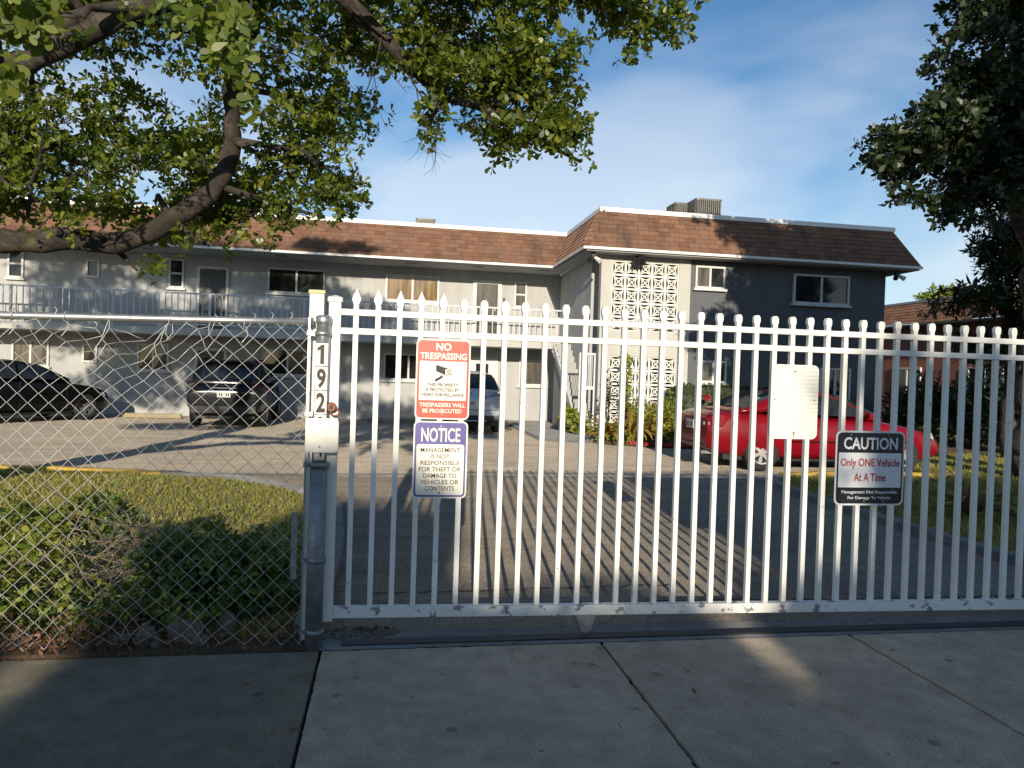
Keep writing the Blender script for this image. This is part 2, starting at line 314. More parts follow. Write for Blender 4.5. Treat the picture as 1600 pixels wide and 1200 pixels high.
def inst(name, me, loc, parent=None, local=False, rot=None, scale=None):
    o = bpy.data.objects.new(name, me); COL.objects.link(o); o.parent = parent
    o.location = Vector(loc) if (parent is None or local) else Vector(loc) - wloc(parent)
    if rot: o.rotation_euler = rot
    if scale: o.scale = scale
    return o
def bx(name, m, parent, *a, bev=0.0): return MB().box(*a).build(name, m, parent, bev=bev)
def rrect(x0, x1, z0, z1, r, n=6):
    p = []
    for cx, cz, a0 in ((x1-r, z0+r, -90), (x1-r, z1-r, 0), (x0+r, z1-r, 90), (x0+r, z0+r, 180)):
        for i in range(n+1):
            a = R(a0 + 90*i/n); p.append((cx+r*math.cos(a), cz+r*math.sin(a)))
    return p
def circ(cx, cz, r, n=20): return [(cx+r*math.cos(2*math.pi*i/n), cz+r*math.sin(2*math.pi*i/n)) for i in range(n)]
def text(name, s, m, parent, cx, y, zc, w, h, bold=0.0, ext=0.0006, xr=0.0, spacing=1.0):
    cu = bpy.data.curves.new('txt', 'FONT'); cu.body = s; cu.align_x = 'CENTER'; cu.align_y = 'CENTER'
    cu.offset = bold; cu.resolution_u = 3; cu.extrude = 0.02; cu.space_character = spacing
    t = bpy.data.objects.new('txt', cu); COL.objects.link(t)
    bpy.context.view_layer.update()
    me = bpy.data.meshes.new_from_object(t.evaluated_get(bpy.context.evaluated_depsgraph_get()))
    bpy.data.objects.remove(t); bpy.data.curves.remove(cu)
    n = len(me.vertices); a = np.empty(n*3); me.vertices.foreach_get('co', a); a = a.reshape(-1, 3)
    lo = a.min(0); hi = a.max(0); c = (lo+hi)/2; off = wloc(parent)
    x = (a[:, 0]-c[0])/(hi[0]-lo[0])*w; z = (a[:, 1]-c[1])/(hi[1]-lo[1])*h; d = (a[:, 2]-c[2])/(hi[2]-lo[2])*2*ext
    b = np.stack([x+cx-off[0], -d+y-off[1], z+zc-off[2]], 1)
    me.vertices.foreach_set('co', b.ravel()); me.update()
    me.name = name; me.materials.clear(); me.materials.append(M[m])
    o = bpy.data.objects.new(name, me); COL.objects.link(o); o.parent = parent; return o
def np_mesh(name, V, faces_n, m, parent=None, off=None):
    """V: (count, k, 3) polygons of k vertices each"""
    c, k, _ = V.shape
    if off is not None: V = V - np.array(off)[None, None, :]
    me = bpy.data.meshes.new(name); me.vertices.add(c*k); me.vertices.foreach_set('co', V.astype(np.float32).ravel())
    me.loops.add(c*k); me.loops.foreach_set('vertex_index', np.arange(c*k, dtype=np.int32))
    me.polygons.add(c); me.polygons.foreach_set('loop_start', np.arange(0, c*k, k, dtype=np.int32))
    me.update(); me.validate()
    o = bpy.data.objects.new(name, me); COL.objects.link(o); me.materials.append(M[m]); o.parent = parent; return o
LEAF = {'obovate': [(0, 0), (0.35, 0.12), (0.70, 0.245), (0.92, 0.17), (1.0, 0), (0.92, -0.17), (0.70, -0.245), (0.35, -0.12)],
        'lance': [(0, 0), (0.35, 0.13), (0.7, 0.10), (1.0, 0), (0.7, -0.10), (0.35, -0.13)],
        'oval': [(0, 0), (0.3, 0.24), (0.7, 0.24), (1.0, 0), (0.7, -0.24), (0.3, -0.24)],
        'quad': [(0, 0), (0.55, 0.26), (1.0, 0), (0.55, -0.26)]}
def unit(a): return a/np.maximum(np.linalg.norm(a, axis=-1, keepdims=True), 1e-9)
def leaves(P, axis, k, size, shape='obovate', spread=0.75, curl=0.12, jit=0.4, sizevar=0.42):
    """rosettes at P (n,3) round axis (n,3), k leaves each -> (n*k, verts, 3)"""
    n = len(P); axis = unit(axis); ref = unit(rng.normal(size=(n, 3))); u = unit(np.cross(axis, ref)); v = np.cross(axis, u)
    out = []; sh = np.array(LEAF[shape])
    for j in range(k):
        an = 2*math.pi*j/k + rng.uniform(-0.4, 0.4, n); sp = spread + rng.normal(0, 0.22, n)
        rad = u*np.cos(an)[:, None] + v*np.sin(an)[:, None]
        d = unit(rad*np.sin(sp)[:, None]*1.2 + axis*np.cos(sp)[:, None] + rng.normal(0, jit*0.4, (n, 3)))
        side = unit(np.cross(d, axis + rng.normal(0, jit*0.5, (n, 3)))); nor = np.cross(side, d)
        L = size*(1 + rng.uniform(-sizevar, sizevar, n))
        base = P + rng.normal(0, size*0.15, (n, 3))
        pv = [base + d*(L*a)[:, None] + side*(L*b)[:, None] + nor*(L*(abs(b)*0.35 - curl*a*a))[:, None] for a, b in sh]
        out.append(np.stack(pv, 1))
    return np.concatenate(out)
def in_blobs(blobs, n):
    w = np.array([b[1][0]*b[1][1]*b[1][2]*(b[2] if len(b) > 2 else 1) for b in blobs]); w = w/w.sum()
    idx = rng.choice(len(blobs), n, p=w); d = unit(rng.normal(size=(n, 3))); r = rng.uniform(0, 1, n)**0.42
    r = r*(1 + 0.22*np.sin(d[:, 0]*5+idx)*np.sin(d[:, 2]*6+idx*2))
    c = np.array([b[0] for b in blobs])[idx]; rd = np.array([b[1] for b in blobs])[idx]
    return c + d*rd*r[:, None], d, idx
def plant(name, label, cat, base, blobs, n, k, size, m, shape='obovate', group=None, stem='bark', ntwig=0, stemr=0.02, up=0.4, spread=0.75, twm=None):
    t = thing(name, label, cat, base, group=group)
    P, d, idx = in_blobs(blobs, n)
    ax = d + np.array([0, 0, up]); V = leaves(P, ax, k, size, shape, spread)
    np_mesh('foliage', V, 0, m, t, base)
    b = MB()
    bs = Vector(base)
    for bl in blobs:
        c = Vector(bl[0]); mid = bs.lerp(c, 0.5) + Vector((random.uniform(-.05, .05), random.uniform(-.05, .05), 0)); b.tube([bs, mid, c], [stemr, stemr*0.8, stemr*0.4], 6)
    for i in range(ntwig):
        j = random.randrange(n); c = Vector(blobs[int(idx[j])][0]); p = Vector(P[j]); q = c.lerp(p, 0.5) + Vector((0, 0, random.uniform(-.04, .06)))
        b.tube([c, q, p], [stemr*0.4, stemr*0.28, stemr*0.15], 4)
    b.build('stem', twm or stem, t, smooth=True)
    return t

# ------------------------------------------------------------------ setting: ground, road, sidewalk, driveway, lawns
def sheet(name, poly, z, m, parent=None):
    o = MB().add([(x, y, z) for x, y in poly], [tuple(range(len(poly)))]).build(name, m, parent)
    return tag(o, kind='structure') if parent is None else o
sheet('ground', [(-900, -900), (900, -900), (900, 900), (-900, 900)], -0.16, 'ground')
sheet('road', [(-80, -7.4), (80, -7.4), (80, 0.3), (-80, 0.3)], -0.14, 'road')
tag(MB().box(-60, 60, 0.3, 0.48, -0.155, 0.0).build('kerb', 'conc', bev=0.02), kind='structure')
sw = tag(MB().box(-40, 40, 0.48, 4.03, -0.155, -0.03).build('sidewalk', 'tar'), kind='structure')
slabs = {}
def worn(x0, x1, y0, y1, st=0.03, a=0.0032):
    p = []; j = lambda k: a*noise.noise(Vector((k*31.0, y0*7, 0))) + random.uniform(-a, a)*0.35 - (a*2.2 if random.random() < 0.03 else 0)
    nx, ny = int((x1-x0)/st), int((y1-y0)/st)
    p += [(x0+(x1-x0)*i/nx, y0-j(i*.13)) for i in range(nx)]; p += [(x1+j(i*.17+9), y0+(y1-y0)*i/ny) for i in range(ny)]
    p += [(x1-(x1-x0)*i/nx, y1+j(i*.19+20)) for i in range(nx)]; p += [(x0-j(i*.23+40), y1-(y1-y0)*i/ny) for i in range(ny)]
    return p
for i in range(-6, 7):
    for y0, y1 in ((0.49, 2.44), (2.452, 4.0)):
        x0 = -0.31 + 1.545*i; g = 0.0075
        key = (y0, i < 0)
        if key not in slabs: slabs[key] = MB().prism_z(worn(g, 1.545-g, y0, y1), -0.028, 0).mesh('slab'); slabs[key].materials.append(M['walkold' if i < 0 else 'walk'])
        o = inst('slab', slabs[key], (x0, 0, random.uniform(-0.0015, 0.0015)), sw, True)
        b = o.modifiers.new('bevel', 'BEVEL'); b.width = 0.008; b.segments = 2
sheet('yard', [(-60, 4.03), (60, 4.03), (60, 60), (-60, 60)], -0.05, 'soil')
CURVE_L = [(-0.40, 4.25), (-0.40, 6.4), (-0.52, 8.1), (-0.8, 8.75), (-1.2, 9.35), (-1.85, 10.0), (-2.9, 10.4), (-4.15, 10.7), (-5.2, 10.9), (-8, 11.05), (-16, 11.2)]
CURVE_R = [(5.42, 4.25), (5.40, 6.8), (5.42, 8.4), (5.5, 9.5), (5.72, 10.25), (6.1, 10.6), (6.6, 10.72), (9.15, 10.72)]
sheet('parking_court', [(-30, 10.3), (5.6, 10.3), (9.35, 10.3), (9.35, 14.4), (8.6, 17.2), (5, 22.5), (-30, 22.5)], -0.012, 'court')
sheet('driveway', [(-0.45, 4.03), (9, 4.03), (9, 10.58), (-3, 10.58), (-3, 8.2), (-0.45, 8.2)], -0.004, 'apron')
tag(MB().box(-3.2, 5.9, 10.58, 10.76, -0.03, 0.006).build('concrete_strip', 'conc'), kind='structure')
sheet('gate_sill', [(-0.35, 4.0), (9, 4.0), (9, 4.28), (-0.35, 4.28)], 0.001, 'concdark')
tr = MB().box(-0.2, 9, 4.05, 4.13, 0.0, 0.010)
tag(tr.build('gate_track', 'track'), kind='structure')
tag(MB().prism_z(list(reversed(CURVE_L)) + [(-0.40, 4.2), (-16, 4.75)], -0.04, 0.02).build('lawn', 'lawn'), kind='structure')
tag(MB().prism_z([(9.2, 10.72), (9.3, 14.3), (30, 15.5), (30, 4.03), (5.42, 4.03)] + CURVE_R[:-1], -0.04, 0.04).build('lawn_island', 'lawn'), kind='structure')
tag(MB().prism_z([(-16, 4.02), (-0.36, 4.02), (-0.36, 4.24), (-0.44, 4.9), (-16, 4.9)], -0.04, 0.014).build('soil_strip', 'soil'), kind='structure')
def kerb(name, pts, w, h, m, seed=0, step=0.18):
    b = MB(); random.seed(seed); P = []
    for (a, c) in zip(pts[:-1], pts[1:]):
        a = Vector((*a, 0)); c = Vector((*c, 0)); n = max(1, int((c-a).length/step))
        P += [a.lerp(c, i/n) for i in range(n)]
    P.append(Vector((*pts[-1], 0))); ring = []
    for i, p in enumerate(P):
        t = (P[min(i+1, len(P)-1)]-P[max(i-1, 0)]).normalized(); nrm = Vector((-t.y, t.x, 0))
        hh = h*random.uniform(0.82, 1.08); ww = w*random.uniform(0.92, 1.08)
        ring.append([p+nrm*ww*0.5+Vector((0, 0, -0.04)), p+nrm*ww*0.5+Vector((0, 0, hh*0.86)), p+nrm*ww*0.38+Vector((0, 0, hh)), p-nrm*ww*0.38+Vector((0, 0, hh)), p-nrm*ww*0.5+Vector((0, 0, hh*0.84)), p-nrm*ww*0.5+Vector((0, 0, -0.04))])
    vs = [v for r in ring for v in r]; fs = []
    for i in range(len(ring)-1):
        for k in range(5): fs.append((i*6+k, (i+1)*6+k, (i+1)*6+k+1, i*6+k+1))
    fs += [tuple(range(6)), tuple(reversed(range(len(vs)-6, len(vs))))]
    b.add(vs, fs); return tag(b.build(name, m), kind='structure')
kerb('kerb_lawn', CURVE_L[:7], 0.16, 0.075, 'concdark', 1)
kerb('kerb_yellow_lawn', CURVE_L[6:], 0.15, 0.07, 'yellow', 2)
kerb('kerb_island', CURVE_R[:6], 0.16, 0.085, 'concdark', 3)
kerb('kerb_yellow_bay', CURVE_R[5:], 0.16, 0.11, 'yellow', 4)
random.seed(11)
# cracks in the driveway
for i, (x, y, l) in enumerate([(0.2, 4.75, 5.0), (-0.1, 5.0, 2.2)]):
    b = MB(); n = 40; pts = [(x + l*k/n, y - 0.10*k/n*(1 if i == 0 else -1) + random.uniform(-0.02, 0.02)) for k in range(n+1)]
    for p, q in zip(pts[:-1], pts[1:]):
        w = random.uniform(0.004, 0.014); b.add([(p[0], p[1]-w, -0.001), (q[0], q[1]-w, -0.001), (q[0], q[1]+w, -0.001), (p[0], p[1]+w, -0.001)], [(0, 1, 2, 3)])
    tag(b.build('driveway_crack', 'tar'), kind='structure')
tag(MB().prism_z([(3.55, 22.5), (3.5, 16.7), (4.0, 16.3), (5.24, 16.2), (5.24, 22.5)], -0.03, 0.08).build('entry_path', 'concdark', bev=0.015), kind='structure')
tag(MB().prism_z([(4.45, 16.55), (5.0, 15.75), (6.4, 15.25), (8.3, 15.6), (12.5, 16.6), (13.2, 18.03), (5.24, 18.0), (4.5, 17.6)], -0.03, 0.06).build('planting_bed', 'soil'), kind='structure')
e = MB()
for i in range(26):
    a = i/25; x = 5.3 + 1.9*a; y = 15.62 - 0.38*math.sin(a*2.4); [e.box(q[0], q[0]+0.03, q[1], q[1]+0.03, 0.03, q[2]) for q in [(x+random.uniform(-.05, .1), y+random.uniform(-.12, .12), random.uniform(0.07, 0.11)) for _ in range(7)]]
tag(e.build('red_mulch', 'mulchred'), 'strip of red wood mulch along the front of the planting bed', 'mulch', kind='stuff')

# ------------------------------------------------------------------ apartment building
B = thing('apartment_building', 'two storey grey stucco apartment building with brown shingle mansard roof', 'building', (0, 22.5, 0))
wl = bx('wall', 'wall', B, -20, 5.3, 22.5, 22.8, 0, 4.64)
bx('soffit', 'soffit', B, -20, 5.2, 21.04, 22.49, 4.63, 4.67)
bx('fascia', 'trim', B, -20, 4.66, 21.0, 21.035, 4.635, 4.70)
bx('balcony_slab', 'cream', B, -20, 4.95, 20.98, 22.49, 2.28, 2.47)
# right wing walls
X0, X1, YF = 5.24, 13.22, 18.0
sc = MB()
for a in ((5.24, 5.53, 0, 4.60), (7.31, 7.63, 0, 4.60), (5.53, 7.31, 0, 0.28), (5.53, 7.31, 2.05, 2.71), (5.53, 7.31, 4.475, 4.60)):
    sc.box(a[0], a[1], YF, YF+0.2, a[2], a[3])
sc.build('screen_wall', 'cream', B)
bx('wall', 'greywall', B, 7.63, X1, YF+0.03, YF+0.23, 0, 4.60)
bx('wall', 'wall', B, X0, X0+0.2, YF+0.9, 22.49, 0, 4.60)
bx('wall', 'greywall', B, X1-0.2, X1, YF+0.24, 27, 0, 4.60)
bx('inner_wall', 'doordark', B, 5.45, 7.9, 19.6, 19.8, 0, 4.60)  # dark colour stands in for the shade behind the block screen
sf = MB().box(4.72, 13.85, 17.54, 17.99, 4.60, 4.66); sf.box(4.72, 5.22, 18.0, 21.03, 4.60, 4.66); sf.box(5.24, 13.2, 18.24, 22.4, 4.61, 4.65); sf.box(13.24, 13.85, 18, 27, 4.60, 4.66)
sf.build('soffit', 'soffit', B)
bx('floor_slab', 'cream', B, 5.45, 7.9, 18.21, 19.59, 2.3, 2.45)
# roofs
RH = 1.02
roof = MB()
roof.add([(-20, 21.0, 4.70), (5.3, 21.0, 4.70), (5.3, 21.6, 5.72), (-20, 21.6, 5.72)], [(0, 1, 2, 3)])
roof.add([(4.68, 17.5, 4.70), (13.88, 17.5, 4.70), (13.43, 18.1, 5.72), (5.22, 18.1, 5.72), (4.68, 21.5, 4.70), (5.22, 21.9, 5.72), (13.88, 27, 4.70), (13.43, 27, 5.72)],
         [(0, 1, 2, 3), (4, 0, 3, 5), (1, 6, 7, 2)])
roof_o = roof.build('roof', 'underlay', B)
bx('fascia', 'trim', B, 4.66, 13.90, 17.47, 17.50, 4.635, 4.70); bx('fascia', 'trim', B, 4.63, 4.66, 17.5, 20.99, 4.635, 4.70); bx('fascia', 'trim', B, 13.87, 13.90, 17.51, 27, 4.635, 4.70)
bx('parapet', 'trim', B, -20, 5.2, 21.56, 21.72, 5.69, 5.80)
bx('parapet', 'trim', B, 5.17, 13.46, 18.04, 18.22, 5.695, 5.81); bx('parapet', 'trim', B, 5.165, 5.33, 18.23, 21.9, 5.695, 5.805); bx('parapet', 'trim', B, 13.3, 13.46, 18.23, 27, 5.695, 5.805)
rt = MB().add([(-20, 21.73, 5.62), (5.2, 21.73, 5.62), (5.2, 28, 5.62), (-20, 28, 5.62)], [(0, 1, 2, 3)])
rt.add([(5.34, 18.23, 5.63), (13.29, 18.23, 5.63), (13.29, 28, 5.63), (5.34, 28, 5.63)], [(0, 1, 2, 3)])
rt.build('roof_deck', 'membrane', B)
SW_, NR = 0.27, 8
def shingle_hexa(o, A, U, N, w, h, t0=0.022, t1=0.006):
    p = []
    for lift in (0.0, 1.0):
        for (a, u, t) in ((0, 0, t0), (w, 0, t0), (w, h, t1), (0, h, t1)):
            p.append(o + A*a + U*u + N*(t*lift))
    return p
def slope_frames(e0, e1, t0):
    A = (e1-e0).normalized(); U = (t0-e0); U = U - A*U.dot(A); ln = U.length; U.normalize(); N = A.cross(U); 
    return A, U, N, ln
jm = MB(); cands = []
def slope(e0, e1, t0, t1, front):
    A, U, N, ln = slope_frames(e0, e1, t0); rh = ln/NR
    for r in range(NR):
        f0 = r/NR; fm = (r+1)/NR
        xl = max((t0-e0).dot(A)*f0, (t0-e0).dot(A)*fm); xr = (e1-e0).length + min(((t1-e1).dot(A))*f0, ((t1-e1).dot(A))*fm)
        x = xl - (SW_*0.5 if r % 2 else 0.0) - (0.06 if r % 3 == 0 else 0)
        while x < xr:
            a = max(x, xl); c = min(x+SW_, xr)
            if c-a > 0.03:
                o = e0 + A*(a+0.004) + U*(r*rh) + N*0.002
                full = abs((c-a)-SW_) < 1e-4
                if full and front: cands.append((o, A, U, N, rh))
                else: jm.hexa(shingle_hexa(o, A, U, N, c-a-0.009, rh*1.10-0.004))
            x += SW_
e0 = Vector((4.68, 17.5, 4.70)); e1 = Vector((13.88, 17.5, 4.70)); t0 = Vector((5.22, 18.1, 5.72)); t1 = Vector((13.43, 18.1, 5.72))
slope(e0, e1, t0, t1, True); nright = len(cands)
slope(Vector((4.68, 21.5, 4.70)), e0, Vector((5.22, 21.9, 5.72)), t0, False)
slope(Vector((-16, 21.0, 4.70)), Vector((5.3, 21.0, 4.70)), Vector((-16, 21.6, 5.72)), Vector((5.3, 21.6, 5.72)), True)
# the nearest 300 are single pieces, the rest one joined field
right = cands[:nright]; left = sorted(cands[nright:], key=lambda c: abs(c[0].x-2.0) if c[0].x < 4.7 else 99)
own = (right + left)[:300]; rest = (right + left)[300:]
for o, A, U, N, rh in rest: jm.hexa(shingle_hexa(o, A, U, N, SW_-0.009, rh*1.10-0.004))
def shmesh(A, U, N, rh):
    me = MB().hexa(shingle_hexa(Vector((0, 0, 0)), A, U, N, SW_-0.009, rh*1.10-0.004)).mesh('shingle'); me.materials.append(M['shingle']); return me
shm = [shmesh(*own[0][1:]) for i in range(1)][0]
for o, A, U, N, rh in own:
    j = o + U*random.uniform(-0.006, 0.004) + N*random.uniform(0, 0.003); inst('shingle', shm, j - B.location, roof_o, True)
# hip caps
def hip(a, c, n):
    for i in range(n):
        p = a.lerp(c, i/n); q = a.lerp(c, (i+1.15)/n); d = (q-p); s = Vector((0.085, -0.05, 0)); s2 = Vector((-0.05, 0.085, 0)); u = Vector((-0.03, -0.03, 0.03))
        jm.hexa([p+s, p+s2, q+s2, q+s, p+s+u, p+s2+u, q+s2+u*0.6, q+s+u*0.6])
hip(e0, t0, 8)
jo = jm.build('shingle_field', 'shinglej', roof_o); jo['kind'] = 'stuff'
# breeze blocks
def breeze():
    b = MB(); s = 0.356; d = 0.09; t = 0.018
    h = s/2
    for a in ((0, t*1.4, 0, s), (s-t*1.4, s, 0, s), (t*1.4, s-t*1.4, 0, t*1.4), (t*1.4, s-t*1.4, s-t*1.4, s)): b.box(a[0], a[1], 0, d, a[2], a[3])
    def bar(p, q, w, y0, y1):
        dx, dz = q[0]-p[0], q[1]-p[1]; l = math.hypot(dx, dz); nx, nz = -dz/l*w/2, dx/l*w/2
        b.prism_y([(p[0]-nx, p[1]-nz), (q[0]-nx, q[1]-nz), (q[0]+nx, q[1]+nz), (p[0]+nx, p[1]+nz)], y0, y1)
    bar((0.1, 0.1), (s-0.1, s-0.1), 0.022, 0.006, d-0.004); bar((0.1, s-0.1), (s-0.1, 0.1), 0.022, 0.008, d-0.006)
    for k in range(4):
        pts = []
        for i in range(7):
            u = -1 + 2*i/6; x = u*(h-0.015); z = -(h-0.015) + 0.078*(1-u*u)
            c, sn = (1, 0, -1, 0)[k], (0, 1, 0, -1)[k]; pts.append((h + x*c - z*sn, h + x*sn + z*c))
        for p, q in zip(pts[:-1], pts[1:]): bar(p, q, 0.024, 0.003, d-0.008)
    me = b.mesh('breeze_block'); me.materials.append(M['trim']); return me
bb = breeze()
for zb, n in ((2.70, 5), (0.28, 5)):
    for r in range(n):
        for c in range(5): inst('breeze_block', bb, (5.532 + c*0.3556, YF+0.03, zb + r*0.354), B)
# windows and doors
def window(x0, x1, z0, z1, y, split='v', pane='pane', fr=0.05, sill=True, parent=B):
    f = MB(); d = 0.07
    for a in ((x0, x1, z1-fr, z1), (x0, x1, z0, z0+fr), (x0, x0+fr, z0+fr, z1-fr), (x1-fr, x1, z0+fr, z1-fr)): f.box(a[0], a[1], y-d, y-0.004, a[2], a[3])
    xm, zm = (x0+x1)/2, (z0+z1)/2
    if split == 'v': f.box(xm-fr*0.55, xm+fr*0.55, y-d+0.01, y-0.004, z0+fr, z1-fr)
    if split == 'h': f.box(x0+fr, x1-fr, y-d+0.01, y-0.004, zm-fr*0.5, zm+fr*0.5)
    if sill: f.box(x0-0.05, x1+0.05, y-0.11, y-0.004, z0-0.06, z0-0.002)
    w = f.build('window', 'frame', parent)
    cells = [(x0+fr, xm-fr*0.55, z0+fr, z1-fr), (xm+fr*0.55, x1-fr, z0+fr, z1-fr)] if split == 'v' else ([(x0+fr, x1-fr, z0+fr, zm-fr*0.5), (x0+fr, x1-fr, zm+fr*0.5, z1-fr)] if split == 'h' else [(x0+fr, x1-fr, z0+fr, z1-fr)])
    for i, (a, b_, c, d_) in enumerate(cells):
        p = pane if isinstance(pane, str) else pane[i % len(pane)]
        k = 0.006*(i+1); MB().hexa([(a, y-0.025-k, c), (b_, y-0.025, c), (b_, y-0.012, c), (a, y-0.012, c), (a, y-0.025, d_), (b_, y-0.025-k*0.6, d_), (b_, y-0.012, d_), (a, y-0.012, d_)]).build('pane', p, w)
def door(x0, x1, z0, z1, y, leaf='doordark', fr=0.08, glass=None):
    f = MB().box(x0, x0+fr, y-0.06, y-0.004, z0, z1); f.box(x1-fr, x1, y-0.06, y-0.004, z0, z1); f.box(x0+fr, x1-fr, y-0.06, y-0.004, z1-fr, z1)
    d = f.build('door', 'frame', B)
    MB().box(x0+fr, x1-fr, y-0.03, y-0.006, z0, z1-fr).build('leaf', leaf, d)
    MB().box(x1-fr-0.1, x1-fr-0.06, y-0.08, y-0.032, z0+0.95, z0+1.06).build('handle', 'chrome', d)
    if glass: MB().box(*glass[:2], y-0.036, y-0.032, *glass[2:]).build('pane', 'pane', d)
Y = 22.5
window(-0.14, 1.46, 3.60, 4.40, Y, 'v', ('panetan', 'panetan')); window(-3.54, -1.91, 3.67, 4.40, Y); window(3.78, 4.17, 3.58, 4.36, Y, 'h', 'panegrey')
window(-6.26, -5.85, 3.67, 4.5, Y, 'h'); window(-8.45, -8.1, 3.85, 4.35, Y, '', sill=False); window(-10.45, -10.05, 3.74, 4.52, Y, 'h')
window(-13.4, -12.0, 3.7, 4.45, Y)
door(2.5, 3.38, 2.47, 4.36, Y, 'panegrey', 0.11); door(-5.5, -4.62, 2.47, 4.34, Y)
window(-0.13, 1.35, 1.22, 2.02, Y); window(4.0, 4.86, 1.16, 1.97, Y, '', 'panegrey', 0.06); window(-10.3, -9.35, 1.3, 2.04, Y, 'v', ('panegrey', 'panegrey')); window(-7.04, -6.2, 1.28, 2.04, Y)
window(-8.5, -8.1, 1.45, 1.98, Y, '', 'pane', 0.06, False); window(-3.64, -2.2, 1.25, 2.03, Y, 'v', ('pane', 'panegrey'))
door(2.42, 3.34, 0.09, 2.0, Y, 'trim', 0.10, (2.66, 3.05, 0.9, 1.8)); door(-5.5, -4.62, 0.0, 1.98, Y)
window(7.75, 8.56, 3.88, 4.46, YF+0.03, 'v', ('panegrey', 'pane')); window(10.5, 12.12, 3.62, 4.40, YF+0.03); window(7.95, 8.69, 1.45, 2.02, YF+0.03, 'v', ('panegrey', 'pane')); window(11.35, 12.25, 0.55, 1.94, YF+0.03, 'v')
for n, x, z, w, h, m in (('intercom', 3.44, 3.72, 0.05, 0.13, 'dark'), ('intercom', 3.42, 1.25, 0.08, 0.15, 'trim'), ('wall_lamp', 3.44, 1.62, 0.09, 0.2, 'cream')):
    bx(n, m, B, x, x+w, Y-0.07, Y-0.004, z, z+h)
for x in (-6.8, -3.2, 0.4, 2.35, 4.3): bx('soffit_vent', 'dark', B, x, x+0.36, 21.5, 21.62, 4.622, 4.629)
# balcony railing
rail = MB().box(-20, 4.95, 20.99, 21.03, 3.38, 3.42); rail.box(-20, 4.95, 20.995, 21.025, 2.56, 2.59)
for x in np.arange(-19.5, 5, 2.45): rail.box(x, x+0.04, 20.985, 21.035, 2.47, 3.38)
rail_o = rail.build('railing', 'railp', B)
bm_ = MB().box(-0.011, 0.011, -0.011, 0.011, 0, 0.79).mesh('baluster'); bm_.materials.append(M['railp'])
for x in np.arange(-12.4, 4.9, 0.158):
    inst('baluster', bm_, Vector((x, 21.01, 2.59)) - B.location, rail_o, True)
# stair at the inner corner
st = MB()
for i in range(13): st.box(4.78, 5.22, 18.1+i*0.225, 18.325+i*0.225 if i < 12 else 21.0, 0.085, 0.085+(i+1)*0.180)
st_o = st.build('stair', 'soffit', B)
MB().hexa([(4.72, 18.1, 0.06), (4.77, 18.1, 0.06), (4.77, 20.97, 2.25), (4.72, 20.97, 2.25), (4.72, 18.1, 0.34), (4.77, 18.1, 0.34), (4.77, 20.97, 2.46), (4.72, 20.97, 2.46)]).build('stringer', 'railp', st_o)
pn = MB().box(4.72, 4.76, 17.9, 17.94, 0.08, 2.1); pn.box(5.10, 5.14, 17.9, 17.94, 0.08, 2.1); pn.box(4.76, 5.10, 17.9, 17.94, 2.05, 2.1); pn.box(4.76, 5.10, 17.9, 17.94, 1.18, 1.26)
for i in range(6): pn.box(4.80+i*0.05, 4.815+i*0.05, 17.91, 17.93, 1.26, 2.05)
pn.build('stair_gate', 'railp', B)
# floodlights
def flood(x, y, z, rz):
    f = bx('floodlight', 'dark', B, x-0.03, x+0.03, y-0.03, y+0.03, z, z+0.14)
    MB().hexa([(x-0.16, y-0.20, z-0.12), (x+0.16, y-0.20, z-0.12), (x+0.13, y-0.02, z-0.05), (x-0.13, y-0.02, z-0.05), (x-0.16, y-0.26, z+0.06), (x+0.16, y-0.26, z+0.06), (x+0.13, y-0.02, z+0.06), (x-0.13, y-0.02, z+0.06)]).build('lamp_head', 'dark', f)
    MB().hexa([(x-0.13, y-0.215, z-0.10), (x+0.13, y-0.215, z-0.10), (x+0.13, y-0.205, z-0.10), (x-0.13, y-0.205, z-0.10), (x-0.13, y-0.266, z+0.04), (x+0.13, y-0.266, z+0.04), (x+0.13, y-0.25, z+0.04), (x-0.13, y-0.25, z+0.04)]).build('lamp_glass', 'pane', f)
flood(6.15, 17.95, 4.46, 0)
def spotpair(x, y, z):
    f = bx('spotlight', 'dark', B, x-0.05, x+0.05, y-0.04, y+0.04, z, z+0.12)
    for dx, mm in ((-0.13, 'dark'), (0.14, 'trim')):
        MB().tube([(x+dx*0.3, y, z), (x+dx, y-0.12, z-0.10)], [0.04, 0.065], 10).build('lamp_head', mm, f)
spotpair(4.95, 17.75, 4.47); spotpair(13.35, 17.75, 4.47)
# roof plant
def ac_unit(x0, x1, y0, y1, z0, z1, label):
    t = thing('condenser_unit', label, 'air conditioner', ((x0+x1)/2, (y0+y1)/2, z0), group='roof air conditioners')
    MB().box(x0+0.03, x1-0.03, y0+0.03, y1-0.03, z0, z1-0.05).build('coil', 'dark', t)
    MB().prism_z(rrect(x0, x1, y0, y1, 0.06, 3), z1-0.05, z1).build('lid', 'acm', t); MB().prism_z(rrect(x0, x1, y0, y1, 0.06, 3), z0, z0+0.05).build('base', 'acm', t)
    n = max(6, int((x1-x0)/0.06)); me = MB().box(-0.014, 0.014, 0, 0.02, 0, z1-z0-0.1).mesh('louvre'); me.materials.append(M['acm'])
    for i in range(n): inst('louvre', me, (x0+0.05+(x1-x0-0.1)*i/(n-1), y0, z0+0.05), t)
    me2 = MB().box(0, 0.02, -0.014, 0.014, 0, z1-z0-0.1).mesh('louvre'); me2.materials.append(M['acm'])
    for i in range(n): inst('louvre', me2, (x0, y0+0.05+(y1-y0-0.1)*i/(n-1), z0+0.05), t)
ac_unit(8.03, 8.78, 18.75, 19.4, 5.64, 6.40, 'nearer grey roof condenser with vertical louvres above the parapet')
